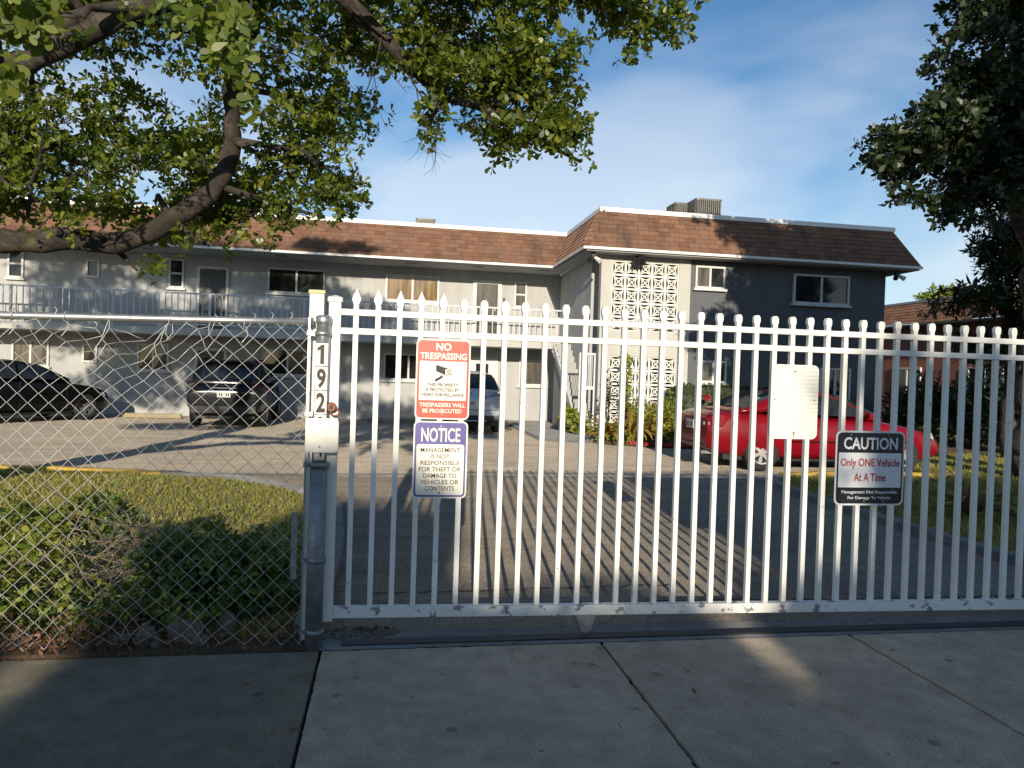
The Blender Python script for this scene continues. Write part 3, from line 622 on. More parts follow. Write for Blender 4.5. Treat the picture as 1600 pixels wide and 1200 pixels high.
ac_unit(7.62, 8.0, 19.2, 19.9, 5.64, 6.36, 'condenser half hidden behind the other one on the right wing roof')
ac_unit(0.72, 1.31, 22.8, 23.4, 5.64, 6.20, 'small lone condenser on the roof of the long left wing')
# neighbour
NB = thing('neighbour_building', 'terracotta walled building with brown mansard roof beyond the right wing', 'building', (19, 22, 0))
bx('wall', 'orange', NB, 18.4, 30, 14, 34, 0, 3.7)
nr = MB().add([(17.9, 13.5, 3.70), (17.9, 34, 3.70), (18.35, 34, 4.48), (18.35, 14, 4.48), (30, 13.5, 3.7), (30, 14, 4.48)], [(1, 0, 3, 2), (0, 4, 5, 3)])
nro = nr.build('roof', 'underlay', NB)
jm = MB(); cands = []; NR = 7; SW_ = 0.3
slope(Vector((17.9, 30, 3.70)), Vector((17.9, 18, 3.70)), Vector((18.35, 30, 4.48)), Vector((18.35, 18, 4.48)), False)
jn = jm.build('shingle_field', 'shinglej', nro); jn['kind'] = 'stuff'
bx('parapet', 'soffit', NB, 18.3, 18.5, 14, 34, 4.47, 4.55)
bx('soffit', 'soffit', NB, 17.92, 18.39, 14, 34, 3.64, 3.69)
for y in (19.5, 23.0, 26.0):
    f = MB()
    for a in ((y, y+1.4, 1.0, 1.06), (y, y+1.4, 2.14, 2.2), (y, y+0.06, 1.06, 2.14), (y+1.34, y+1.4, 1.06, 2.14), (y+0.67, y+0.73, 1.06, 2.14)): f.box(18.34, 18.398, a[0], a[1], a[2], a[3])
    w = f.build('window', 'frame', NB); MB().box(18.37, 18.39, y+0.06, y+0.67, 1.06, 2.14).build('pane', 'pane', w); MB().box(18.37, 18.39, y+0.73, y+1.34, 1.06, 2.14).build('pane', 'pane', w)

# ------------------------------------------------------------------ sliding gate
GY = 4.10
G = thing('sliding_gate', 'white painted sliding picket gate across the driveway with chipped bottom rail', 'gate', (-0.3, GY, 0.04))
gp = MB().box(-0.322, -0.258, GY-0.032, GY+0.032, 0.13, 1.86); gp.box(-0.329, -0.251, GY-0.039, GY+0.039, 1.86, 1.885)
gp.add([(-0.329, GY-0.039, 1.885), (-0.251, GY-0.039, 1.885), (-0.251, GY+0.039, 1.885), (-0.329, GY+0.039, 1.885), (-0.29, GY, 1.90)], [(0, 1, 4), (1, 2, 4), (2, 3, 4), (3, 0, 4)])
gp.build('frame_post', 'gate', G, bev=0.003)
bx('frame_post', 'gate', G, 5.0, 5.06, GY-0.032, GY+0.032, 0.1, 1.87)
for z in (1.792, 1.690): bx('rail', 'gate', G, -0.258, 5.0, GY-0.019, GY+0.019, z, z+0.034, bev=0.002)
def zb(x): return 0.146 - 0.0105*(x+0.3)
MB().hexa([(-0.258, GY-0.026, zb(-0.26)), (5.0, GY-0.026, zb(5)), (5.0, GY+0.026, zb(5)), (-0.258, GY+0.026, zb(-0.26)),
           (-0.258, GY-0.026, zb(-0.26)+0.058), (5.0, GY-0.026, zb(5)+0.058), (5.0, GY+0.026, zb(5)+0.058), (-0.258, GY+0.026, zb(-0.26)+0.058)]).build('bottom_rail', 'gatebot', G, bev=0.003)
w2 = 0.0140
def fin(kind):
    if kind == 0: p = [(-0.010, 0), (-0.023, 0.035), (-0.021, 0.047), (0, 0.098), (0.021, 0.047), (0.023, 0.035), (0.010, 0)]
    elif kind == 1: p = [(-0.0135, 0), (-0.021, 0.022), (-0.021, 0.046), (-0.011, 0.064), (0.011, 0.064), (0.021, 0.046), (0.021, 0.022), (0.0135, 0)]
    else: p = [(-0.0138, 0), (-0.0205, 0.018), (-0.0205, 0.042), (-0.012, 0.056), (0.012, 0.056), (0.0205, 0.042), (0.0205, 0.018), (0.0138, 0)]
    me = MB().prism_y([(x, z) for x, z in p], -0.013, 0.013).mesh('finial'); me.materials.append(M['gate']); return me
fins = [fin(k) for k in range(3)]
pks = {}
x = -0.178; i = 0; zt = 1.845
PK = []
while x < 4.95:
    z0 = zb(x)+0.06
    b = MB().box(x-w2, x+w2, GY-w2, GY+w2, z0, zt)
    p = b.build('picket', 'gate', G)
    p.rotation_euler = (0, R(random.gauss(0, 0.03)), 0)
    k = 0 if i < 5 else (1 if i < 13 else 2)
    f = inst('finial', fins[k], Vector((x, GY, zt-0.002)) - G.location, p, True, rot=(0, R(random.uniform(-2.5, 2.5)), R(random.uniform(-8, 8))))
    PK.append(x); x += 0.1170 + random.uniform(-0.001, 0.001); i += 1
# roller under the gate
wx = 1.165
wh = MB().prism_y(circ(wx, 0.062, 0.040, 24), GY-0.012, GY+0.012).build('roller', 'galvdark', G)
MB().prism_y([(wx-0.062, 0.135), (wx-0.038, 0.07), (wx-0.03, 0.045), (wx, 0.03), (wx+0.03, 0.045), (wx+0.038, 0.07), (wx+0.055, 0.135)], GY-0.03, GY-0.024).build('bracket', 'galv', wh)
MB().prism_y(circ(wx, 0.062, 0.016, 14), GY-0.040, GY-0.030).build('hub', 'galv', wh)

# ------------------------------------------------------------------ posts by the gate
T = thing('terminal_post', 'grey galvanised steel pipe post at the end of the chain link fence', 'post', (-0.348, 4.04, 0))
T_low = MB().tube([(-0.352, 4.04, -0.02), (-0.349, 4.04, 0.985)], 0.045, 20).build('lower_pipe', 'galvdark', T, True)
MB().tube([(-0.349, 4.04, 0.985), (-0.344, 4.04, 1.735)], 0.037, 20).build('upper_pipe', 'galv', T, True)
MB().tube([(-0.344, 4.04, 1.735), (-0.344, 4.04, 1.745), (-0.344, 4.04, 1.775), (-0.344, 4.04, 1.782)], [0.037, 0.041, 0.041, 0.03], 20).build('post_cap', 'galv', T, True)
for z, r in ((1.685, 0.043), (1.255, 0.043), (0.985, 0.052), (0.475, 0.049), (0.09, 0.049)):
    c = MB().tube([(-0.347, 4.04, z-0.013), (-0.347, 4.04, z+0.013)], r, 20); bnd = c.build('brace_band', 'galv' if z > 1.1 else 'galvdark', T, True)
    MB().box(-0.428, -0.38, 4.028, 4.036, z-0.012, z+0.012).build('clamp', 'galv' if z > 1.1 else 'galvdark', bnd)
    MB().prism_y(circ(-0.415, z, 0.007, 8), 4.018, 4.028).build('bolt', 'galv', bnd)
Pw = thing('receiver_post', 'square white post with yellowed cap behind the steel pipe', 'post', (-0.39, 4.16, 0))
MB().box(-0.43, -0.352, 4.125, 4.20, -0.02, 1.905).build('shaft', 'wpost', Pw, bev=0.004)
MB().box(-0.436, -0.346, 4.119, 4.206, 1.905, 1.925).build('cap', 'capy', Pw, bev=0.006)
# house number tiles on the pipe
HN = thing('house_number', 'vertical strip of white tiles with black house digits on the pipe post', 'house number', (-0.345, 4.0, 1.0))
for s, z0, z1 in (('1', 1.513, 1.632), ('9', 1.385, 1.508), ('2', 1.258, 1.380), ('0', 1.135, 1.253)):
    t = MB().box(-0.376, -0.314, 3.994, 4.001, z0, z1).build('tile', 'plate', HN)
    zc = (z0+z1)/2
    if s == '1': MB().prism_y([(-0.347+a, zc+c) for a, c in ((-0.006, -0.05), (0.014, -0.05), (0.014, 0.052), (0.0, 0.052), (-0.022, 0.034), (-0.022, 0.018), (-0.006, 0.026))], 3.9924, 3.9936).build('digit', 'ink', t)
    else: text('digit', s, 'ink', t, -0.345, 3.993, zc, 0.047, 0.105, 0.035)
Lp = MB().box(-0.372, -0.318, 3.994, 4.001, 1.015, 1.13).build('tile', 'galv', HN)
text('digit', '4', 'ink', Lp, -0.345, 3.993, 1.075, 0.04, 0.085, 0.03)
SP = thing('blank_plate', 'small blank cream metal plate covering the lower house digits', 'plate', (-0.33, 3.98, 1.06))
MB().prism_y(rrect(-0.412, -0.247, 1.058, 1.238, 0.022), 3.966, 3.97).build('plate', 'plate', SP)
for z in (1.212, 1.088): MB().prism_y(circ(-0.342, z, 0.006, 10), 3.962, 3.966).build('screw', 'galvdark', SP)
MB().box(-0.35, -0.32, 3.97, 3.992, 1.12, 1.16).build('standoff', 'galvdark', SP)
LK = thing('padlock', 'rusty round padlock hanging on the gate post beside the house number', 'padlock', (-0.29, 4.03, 1.25))
MB().prism_y(circ(-0.292, 1.295, 0.026, 18), 4.02, 4.05).build('body', 'rust', LK, bev=0.004)
MB().tube([(-0.272+0.024*math.cos(a), 4.034, 1.268+0.020*math.sin(a)) for a in np.linspace(-3.3, 3.0, 18)], 0.0055, 8).build('shackle', 'rust', LK, True)
MB().prism_y(circ(-0.292, 1.295, 0.010, 12), 4.014, 4.02).build('keyway', 'ink', LK)
# loose strap on the fence
ST = MB().box(-0.487, -0.455, 4.085, 4.089, 0.36, 0.72)
for z in (0.40, 0.5, 0.6): ST.prism_y(circ(-0.471, z, 0.006, 8), 4.084, 4.0845)
tag(ST.build('metal_strap', 'galv'), 'narrow pale metal strap hanging behind the mesh near the pipe post', 'strap')
MB_ = MB().box(-0.30, -0.262, 4.055, 4.066, 0.34, 0.42)

# ------------------------------------------------------------------ chain link fence
FN = thing('chain_link_fence', 'galvanised chain link fence with bent mesh along the sidewalk', 'fence', (-2, 4.06, 0))
MB().tube([(-6, 4.075, 1.69), (-1.9, 4.07, 1.715), (-0.9, 4.07, 1.735), (-0.40, 4.07, 1.748)], 0.0205, 12).build('top_rail', 'galv', FN, True)
MB().box(-0.424, -0.414, 4.045, 4.052, 0.03, 1.77).build('tension_bar', 'galv', FN)
hw = 0.0487; hh = 0.0487
def disp(x, z):
    # the mesh has been pulled down and bent near its upper left edge, and curled at the foot
    dx = dz = 0.0
    k = math.exp(-((x+1.35)/0.55)**2) * max(0, (z-1.35)/0.4)
    dz -= 0.085*k; dx += 0.10*k*k*(1 + 0.6*math.sin(x*23))
    dz += 0.035*k*math.sin(x*31+z*9)
    k2 = max(0, (0.28-z)/0.28)*math.exp(-((x+1.25)/0.45)**2); dx += 0.05*k2*math.sin(x*17); dz += 0.03*k2
    n = noise.noise(Vector((x*3, z*3, 0.3))); dx += 0.006*n; dz += 0.006*noise.noise(Vector((x*3, z*3, 5.1)))
    return dx, dz
nz = 36; k = 0; x = -0.42
while x > -3.3:
    pts = []
    for j in range(nz+1):
        z = 0.015 + j*hh; xx = x - (hw if (j + k) % 2 else 0)
        yy = 4.058 + (0.0035 if (j+k) % 2 else -0.0035)
        dx, dz = disp(xx, z)
        # small flat at each knuckle
        pts.append((xx+dx, yy + 0.05*max(0, -dx)*0.3, z+dz))
    zz = pts[-1]
    if x > -1.15 or x < -1.6 or k % 3 == 0:
        pts += [(zz[0]+0.008, 4.058, zz[2]+0.022), (zz[0]-0.004, 4.055, zz[2]+0.034)]
    MB().tube(pts, 0.0017, 5, False).build('wire', 'wire', FN, True)
    x -= hw; k += 1
# tie wires
for x in (-0.75, -1.12, -1.62, -1.86):
    MB().tube([(x+0.028*math.sin(a)*0.2, 4.07+0.026*math.cos(a), 1.722+0.028*math.sin(a)) for a in np.linspace(0, 6.3, 12)] + [(x+0.02, 4.045, 1.66), (x-0.01, 4.045, 1.62)], 0.002, 5, False).build('tie_wire', 'wire', FN, True)

# ------------------------------------------------------------------ signs on the gate
SY = GY - 0.0135
def sign_root(name, label, x, z): return thing(name, label, 'sign', (x, SY, z))
def panel(name, m, parent, x0, x1, z0, z1, r, lvl, th=0.0008):
    y1 = SY - 0.0022 - lvl*0.0009
    if lvl < 0: return MB().prism_y(rrect(x0, x1, z0, z1, r), SY-0.0028, SY).build(name, m, parent)
    return MB().prism_y(rrect(x0, x1, z0, z1, r, 4), y1-th, y1).build(name, m, parent)
def bolt(parent, x, z, m='galvdark', lvl=3): MB().prism_y(circ(x, z, 0.006, 10), SY-0.009, SY-0.003).build('bolt', m, parent)
TY = SY - 0.0062
s1 = sign_root('warning_sign', 'red and cream no trespassing sign with camera drawing, above the blue notice', 0.30, 1.24)
panel('plate', 'plate', s1, 0.152, 0.452, 1.238, 1.682, 0.028, -1)
panel('red_field', 'signred', s1, 0.160, 0.444, 1.246, 1.674, 0.022, 1)
panel('white_field', 'plate', s1, 0.172, 0.432, 1.343, 1.560, 0.003, 2)
text('lettering', 'NO', 'plate', s1, 0.302, TY, 1.640, 0.085, 0.042, 0.03)
text('lettering', 'TRESPASSING', 'plate', s1, 0.302, TY, 1.588, 0.258, 0.038, 0.03)
for z, s, w in ((1.430, 'THIS PROPERTY', 0.175), (1.402, 'IS PROTECTED BY', 0.188), (1.374, 'VIDEO SURVEILLANCE', 0.238)): text('lettering', s, 'ink', s1, 0.302, TY, z, w, 0.018, 0.02)
text('lettering', 'TRESPASSERS WILL', 'plate', s1, 0.302, TY, 1.318, 0.252, 0.023, 0.02); text('lettering', 'BE PROSECUTED', 'plate', s1, 0.302, TY, 1.285, 0.215, 0.023, 0.02)
ic = MB().prism_y([(0.262, 1.540), (0.332, 1.520), (0.352, 1.523), (0.352, 1.488), (0.318, 1.482), (0.262, 1.505)], TY-0.0004, TY+0.0004)
ic.prism_y([(0.300, 1.482), (0.300, 1.468), (0.262, 1.446), (0.258, 1.452), (0.258, 1.460), (0.286, 1.476), (0.288, 1.482)], TY-0.0004, TY+0.0004)
ico = ic.build('camera_drawing', 'ink', s1)
MB().prism_y([(0.314, 1.516), (0.349, 1.520), (0.349, 1.491), (0.314, 1.486)], TY-0.0012, TY-0.0005).build('lens_plate', 'plate', ico)
MB().prism_y(circ(0.335, 1.504, 0.011, 18), TY-0.0018, TY-0.0013).build('lens_ring', 'ink', ico); MB().prism_y(circ(0.336, 1.504, 0.0065, 14), TY-0.0024, TY-0.0019).build('lens', 'plate', ico)
bolt(s1, 0.302, 1.266); bolt(s1, 0.302, 1.648)
s2 = sign_root('notice_sign', 'blue and cream notice sign about theft or damage, below the red sign', 0.30, 0.80)
panel('plate', 'plate', s2, 0.150, 0.450, 0.800, 1.228, 0.028, -1)
panel('blue_field', 'signblue', s2, 0.158, 0.442, 0.808, 1.220, 0.022, 1)
panel('white_field', 'plate', s2, 0.168, 0.432, 0.818, 1.100, 0.014, 2)
text('lettering', 'NOTICE', 'plate', s2, 0.300, TY, 1.152, 0.216, 0.078, 0.02)
for i, (s, w) in enumerate((('MANAGEMENT', 0.218), ('IS NOT', 0.105), ('RESPONSIBLE', 0.215), ('FOR THEFT OR', 0.232), ('DAMAGE TO', 0.185), ('VEHICLES OR', 0.212), ('CONTENTS', 0.162))):
    text('lettering', s, 'ink', s2, 0.300, TY, 1.068-i*0.0355, w, 0.0245, 0.004)
bolt(s2, 0.300, 0.832); bolt(s2, 0.300, 1.2)
s3 = sign_root('blank_sign', 'blank cream ribbed sign back with rusty bolts, left of the caution sign', 2.42, 1.165)
panel('plate', 'signribbed', s3, 2.263, 2.572, 1.165, 1.612, 0.035, -1)
bolt(s3, 2.415, 1.572, 'boltr'); bolt(s3, 2.42, 1.205, 'boltr')
for x, z in ((2.287, 1.40), (2.548, 1.40)): MB().prism_y(circ(x, z, 0.0045, 10), SY-0.0034, SY-0.0029).build('bolt_hole', 'ink', s3)
MB().prism_y([(2.416, 1.20), (2.424, 1.20), (2.422, 1.172), (2.417, 1.172)], SY-0.0036, SY-0.0029).build('rust_streak', 'boltr', s3)
s4 = sign_root('caution_sign', 'black and white caution sign with red lettering low on the gate', 2.94, 0.765)
panel('plate', 'platewhite', s4, 2.702, 3.170, 0.765, 1.222, 0.038, -1)
panel('black_field', 'signblack', s4, 2.713, 3.159, 0.776, 1.211, 0.030, 1)
panel('white_field', 'platewhite', s4, 2.724, 3.148, 0.875, 1.088, 0.003, 2)
text('lettering', 'CAUTION', 'platewhite', s4, 2.936, TY, 1.146, 0.365, 0.075, 0.02)
text('lettering', 'Only ONE Vehicle', 'inkred', s4, 2.936, TY, 1.022, 0.400, 0.064, 0.014); text('lettering', 'At A Time', 'inkred', s4, 2.936, TY, 0.938, 0.215, 0.050, 0.014)
text('lettering', 'Management Not Responsible', 'platewhite', s4, 2.936, TY, 0.845, 0.375, 0.026, 0.012); text('lettering', 'For Damage To Vehicle', 'platewhite', s4, 2.936, TY, 0.810, 0.290, 0.024, 0.012)
for x, z in ((2.80, 1.197), (3.05, 1.197), (2.90, 0.79), (3.03, 0.79)): bolt(s4, x, z)

# ------------------------------------------------------------------ cars
def loft(sections, cap=True):
    b = MB(); n = len(sections[0]); vs = [v for s in sections for v in s]; fs = []
    for i in range(len(sections)-1):
        for k in range(n): k2 = (k+1) % n; fs.append((i*n+k, i*n+k2, (i+1)*n+k2, (i+1)*n+k))
    if cap: fs += [tuple(reversed(range(n))), tuple((len(sections)-1)*n+k for k in range(n))]
    return b.add(vs, fs)
def lerp_list(xs, x):
    for (a, va), (b, vb) in zip(xs[:-1], xs[1:]):
        if x <= b: t = max(0, (x-a)/(b-a)); t2 = t; return va + (vb-va)*t2
    return xs[-1][1]
def wheel(t, x, y, r, side, rim, spokes=6):
    w = MB(); n = 28; prof = [(0.62, -0.095), (0.86, -0.10), (0.97, -0.085), (1.0, -0.05), (1.0, 0.05), (0.97, 0.085), (0.86, 0.10), (0.62, 0.095)]
    secs = [[(x + r*p*math.cos(2*math.pi*i/n), y + q*side, r + r*p*math.sin(2*math.pi*i/n)) for p, q in prof] for i in range(n)]
    secs.append(secs[0]); wo = loft(secs, False).build('wheel', 'rubber', t, True, True)
    rb = MB(); yo = y + 0.075*side
    MB().add([(x + r*0.64*math.cos(2*math.pi*i/n), y + 0.02*side, r + r*0.64*math.sin(2*math.pi*i/n)) for i in range(n)], [tuple(range(n))]).build('brake_disc', 'dark', wo, local=True)
    ring = [[(x + r*p*math.cos(2*math.pi*i/n), y + q*side, r + r*p*math.sin(2*math.pi*i/n)) for p, q in ((0.64, 0.02), (0.64, 0.092), (0.56, 0.088), (0.55, 0.03))] for i in range(n)]; ring.append(ring[0])
    rb = loft(ring, False)
    for k in range(spokes):
        a = 2*math.pi*k/spokes + 0.3
        for da, wd in ((0, 0.125),):
            ca, sa = math.cos(a), math.sin(a); nx, nz = -sa, ca
            p = []
            for yy in (0.05, 0.085):
                for rr, ww in ((0.10, 0.6), (0.58, 1.0)):
                    for sg in ((-1, 1) if rr == 0.10 else (1, -1)): p.append((x + ca*rr*r + nx*wd*ww*sg*r*1.9*0.5, y + yy*side, r + sa*rr*r + nz*wd*ww*sg*r*1.9*0.5))
            rb.hexa(p)
    c = 12; vs = [(x + r*0.19*math.cos(2*math.pi*i/c), y + q*side, r + r*0.19*math.sin(2*math.pi*i/c)) for q in (0.05, 0.092) for i in range(c)]
    rb.add(vs, [tuple(range(c)), tuple(range(c, 2*c))] + [(i, (i+1) % c, c+(i+1) % c, c+i) for i in range(c)])
    rb.build('rim', rim, wo, local=True)
def eval_mesh(o):
    bpy.context.view_layer.update()
    me = bpy.data.meshes.new_from_object(o.evaluated_get(bpy.context.evaluated_depsgraph_get())); o.modifiers.clear(); old = o.data; o.data = me
    return o
def make_car(name, label, loc, rz, p, group='cars parked in the court'):
    t = thing(name, label, 'car', loc, rz, group); L, Wd = p['L'], p['W']/2; pm = p['paint']
    xs = p['xs']
    secs = []
    for x in xs:
        zt = lerp_list(p['top'], x); zb_ = lerp_list(p['bot'], x); w = Wd*lerp_list(p['plan'], x); h = zt-zb_
        half = [(0.0, 0), (0.78, 0), (0.92, 0.07), (0.99, 0.25), (1.0, 0.5), (0.985, 0.72), (0.955, 0.90), (0.88, 0.985), (0.5, 1.02), (0, 1.035)]
        ring = [(x, a*w, zb_ + c*h) for a, c in half] + [(x, -a*w, zb_ + c*h) for a, c in reversed(half[1:-1])]
        secs.append(ring)
    body = loft(secs).build('body', pm, t, True, True)
    sb = body.modifiers.new('s', 'SUBSURF'); sb.levels = sb.render_levels = 2; eval_mesh(body)
    cut = MB(); r = p['r']
    for wx_ in p['axles']:
        for sg in (-1, 1):
            n = 28; ya, yb = sg*(Wd-0.26), sg*(Wd+0.2)
            ra = r*1.13; vs = [(wx_ + ra*math.cos(2*math.pi*i/n), y, r + ra*math.sin(2*math.pi*i/n)) for y in (ya, yb) for i in range(n)]
            f = [tuple(range(n)), tuple(reversed(range(n, 2*n)))] + [((i+1) % n, i, n+i, n+(i+1) % n) for i in range(n)]
            if sg > 0: f = [tuple(reversed(q)) for q in f]
            cut.add(vs, f)
    c = cut.build('cut', 'blackp', None); c.location = (0, 0, 0)
    c.parent = t
    bo = body.modifiers.new('b', 'BOOLEAN'); bo.operation = 'DIFFERENCE'; bo.object = c; bo.solver = 'EXACT'; eval_mesh(body)
    cm = c.data; bpy.data.objects.remove(c)
    if len(body.data.materials) < 1: body.data.materials.append(M[pm])
    body.data.materials.clear(); body.data.materials.append(M[pm])
    try: body.data.set_sharp_from_angle(angle=R(38))
    except Exception: pass
    # greenhouse
    gh = p['roof']            # list of (x, z) along the roof line from windscreen base to rear base
    wr = p['wr']; zmax = max(z for _, z in gh)
    def halfw(x, z):
        zbelt = lerp_list(p['top'], x); wb = Wd*lerp_list(p['plan'], x)*0.93; f = max(0, min(1, (z-zbelt)/(zmax-zbelt))); return wb + (wr*Wd-wb)*f
    secs = []
    for x, z in gh:
        zbelt = lerp_list(p['top'], x)-0.04; wt = halfw(x, z); z = max(z, zbelt+0.03); wb = halfw(x, zbelt)
        half = [(wb, zbelt), (wt+(wb-wt)*0.45, zbelt+(z-zbelt)*0.55), (wt, z-min(0.05, (z-zbelt)*0.3)), (wt*0.9, z-0.008), (wt*0.5, z+0.012), (0, z+0.018)]
        secs.append([(x, y, zz) for y, zz in half] + [(x, -y, zz) for y, zz in reversed(half[:-1])])
    g = loft(secs).build('cabin', pm, t, True, True)
    sb = g.modifiers.new('s', 'SUBSURF'); sb.levels = sb.render_levels = 1; eval_mesh(g)
    # glass
    def strip(nm, xa, xb):
        lo, hi = min(xa, xb), max(xa, xb); prof = sorted(gh); xsn = [lo] + [x for x, _ in prof if lo+0.02 < x < hi-0.02] + [hi]
        top = []; bot = []
        for i, x in enumerate(xsn):
            z = lerp_list(prof, x); dz = (lerp_list(prof, x+0.04)-lerp_list(prof, x-0.04))/0.08; nx, nz = -dz, 1.0; l = math.hypot(nx, nz); nx /= l; nz /= l
            yy = halfw(x, z)-0.05
            for (lst, off) in ((top, 0.022), (bot, -0.03)):
                lst.append([(x+nx*off, yy*f, z+nz*(off+(0.012*(1-f*f)))) for f in (-1, -0.6, 0, 0.6, 1)])
        b = MB(); n = len(xsn); vs = [v for r_ in top for v in r_] + [v for r_ in bot for v in r_]; fs = []
        for i in range(n-1):
            for k in range(4):
                fs.append((i*5+k, (i+1)*5+k, (i+1)*5+k+1, i*5+k+1))
        for i in range(n-1):
            for k, sgn in ((0, 1), (4, -1)): fs.append((i*5+k, (i+1)*5+k, n*5+(i+1)*5+k, n*5+i*5+k))
        for k in range(4):
            fs.append((k, k+1, n*5+k+1, n*5+k)); fs.append(((n-1)*5+k, (n-1)*5+k+1, n*5+(n-1)*5+k+1, n*5+(n-1)*5+k))
        b.add(vs, fs); b.build(nm, 'glass', t, False, True)
    strip('windscreen', p['ws'][0][0], p['ws'][1][0]); strip('rear_window', p['rw'][0][0], p['rw'][1][0])
    for sg in (-1, 1):
        for win in p['sw']:
            b = MB(); n = len(win); out = [];inn = []
            for x, z in win:
                y = halfw(x, z) + 0.020; out.append((x, sg*y, z)); inn.append((x, sg*(y-0.03), z))
            o = list(range(n)) if sg < 0 else list(reversed(range(n)))
            b.add(out + inn, [tuple(o)] + [(i, (i+1) % n, n+(i+1) % n, n+i) for i in range(n)])
            b.build('side_window', 'glass', t, local=True)
        for wx_ in p['axles']: wheel(t, wx_, sg*(Wd-0.115), r, sg, p.get('rim', 'alloy'), p.get('spokes', 6))
        # mirror, door handles, seams
        mx, mz = p['mirror']; my = halfw(mx, mz)+0.02
        MB().hexa([(mx-0.03, sg*my, mz-0.02), (mx+0.05, sg*my, mz-0.02), (mx+0.06, sg*(my+0.15), mz-0.03), (mx-0.02, sg*(my+0.16), mz-0.03), (mx-0.03, sg*my, mz+0.03), (mx+0.05, sg*my, mz+0.03), (mx+0.05, sg*(my+0.15), mz+0.06), (mx-0.02, sg*(my+0.16), mz+0.065)]).build('mirror', pm, t, local=True, bev=0.015)
        for hx, hz in p['handles']:
            yb = Wd*lerp_list(p['plan'], hx)*0.985; MB().box(hx-0.09, hx+0.09, min(sg*(yb-0.01), sg*(yb+0.03)), max(sg*(yb-0.01), sg*(yb+0.03)), hz-0.015, hz+0.015).build('door_handle', pm, t, local=True, bev=0.008)
        for x, za, zb2 in p['seams']:
            yb = Wd*lerp_list(p['plan'], x); MB().box(x-0.004, x+0.004, min(sg*(yb-0.03), sg*(yb*0.995)), max(sg*(yb-0.03), sg*(yb*0.998)), za, zb2).build('door_seam', 'blackp', t, local=True)
        for nm, m, poly in p['lamps']:
            b = MB(); n = len(poly); vs = [(x, sg*y, z) for x, y, z in poly]; cen = Vector((poly[0][0]*0, 0, 0))
            b.add(vs, [tuple(range(n)) if sg > 0 else tuple(reversed(range(n)))])
            o = b.build(nm, m, t, local=True); so = o.modifiers.new('so', 'SOLIDIFY'); so.thickness = 0.03; so.offset = 0
    for nm, m, a in p['boxes']: MB().box(*a).build(nm, m, t, local=True, bev=0.01)
    bx_ = p['plate']; pl = MB().box(*bx_).build('licence_plate', 'lplate', t, local=True)
    xe = bx_[0] - 0.003
    for i, dy in enumerate((-0.11, -0.06, -0.01, 0.05, 0.10)):
        if i == 2: continue
        MB().box(xe, bx_[0]-0.0005, dy-0.013, dy+0.013, bx_[4]+0.03, bx_[5]-0.035).build('plate_character', 'ink', pl, local=True)
    return t
def base_params(L, W_, paint, r):
    return dict(L=L, W=W_, paint=paint, r=r)
# red two-door saloon (nose towards +x)
red = base_params(4.44, 1.70, 'carred', 0.305)
red.update(xs=[-2.21, -2.19, -2.10, -1.95, -1.6, -1.3, -0.9, -0.4, 0.1, 0.6, 1.0, 1.3, 1.6, 1.9, 2.08, 2.18, 2.20],
  top=[(-2.21, 0.86), (-2.15, 0.955), (-2.0, 1.0), (-1.5, 0.985), (-0.6, 0.94), (0.4, 0.915), (0.95, 0.885), (1.5, 0.80), (1.9, 0.70), (2.12, 0.60), (2.21, 0.50)],
  bot=[(-2.21, 0.36), (-2.0, 0.26), (-1.7, 0.20), (1.7, 0.18), (2.0, 0.22), (2.21, 0.30)],
  plan=[(-2.21, 0.78), (-2.1, 0.90), (-1.8, 0.97), (-1.0, 1.0), (0.9, 1.0), (1.6, 0.96), (2.0, 0.86), (2.21, 0.66)],
  axles=(-1.28, 1.32), roof=[(1.05, 0.87), (0.85, 0.985), (0.55, 1.14), (0.25, 1.28), (0.0, 1.36), (-0.25, 1.39), (-0.6, 1.385), (-0.9, 1.33), (-1.2, 1.22), (-1.5, 1.095), (-1.78, 0.985)],
  wr=0.66, ws=((0.93, 0.945), (0.16, 1.315)), rw=((-1.62, 1.045), (-0.93, 1.32)),
  sw=[[(0.72, 0.955), (0.22, 1.215), (0.0, 1.29), (-0.42, 1.32), (-0.46, 0.97)], [(-0.54, 0.97), (-0.50, 1.315), (-0.75, 1.285), (-1.08, 1.13), (-1.22, 1.0)]],
  mirror=(0.62, 0.98), handles=[(-0.32, 0.80)], seams=[(0.78, 0.26, 0.88), (-0.52, 0.26, 0.92)],
  lamps=[('tail_lamp', 'tail', [(-2.19, 0.50, 0.74), (-2.19, 0.50, 0.90), (-2.14, 0.70, 0.93), (-1.98, 0.83, 0.93), (-1.92, 0.84, 0.86), (-2.0, 0.825, 0.74), (-2.13, 0.72, 0.73)]),
         ('reverse_lamp', 'tailwhite', [(-2.20, 0.52, 0.75), (-2.20, 0.52, 0.80), (-2.165, 0.68, 0.80), (-2.165, 0.68, 0.75)]),
         ('headlamp', 'tailwhite', [(2.14, 0.42, 0.55), (2.10, 0.45, 0.63), (1.92, 0.70, 0.70), (1.80, 0.79, 0.70), (1.92, 0.76, 0.60), (2.06, 0.62, 0.54)])],
  boxes=[('bumper_trim', 'blackp', (-2.235, -2.19, -0.62, 0.62, 0.40, 0.43)), ('side_moulding', 'carblack', (-0.86, 0.86, -0.862, -0.845, 0.50, 0.525)), ('bumper_crease', 'blackp', (-2.228, -2.16, -0.66, 0.66, 0.605, 0.615)), ('exhaust', 'galvdark', (-2.2, -2.0, -0.45, -0.38, 0.24, 0.30)), ('rocker', 'blackp', (-0.88, 0.92, -0.845, 0.845, 0.185, 0.22)), ('underbody', 'blackp', (-1.9, 1.9, -0.66, 0.66, 0.17, 0.30))],
  plate=(-2.245, -2.225, -0.155, 0.155, 0.66, 0.81))
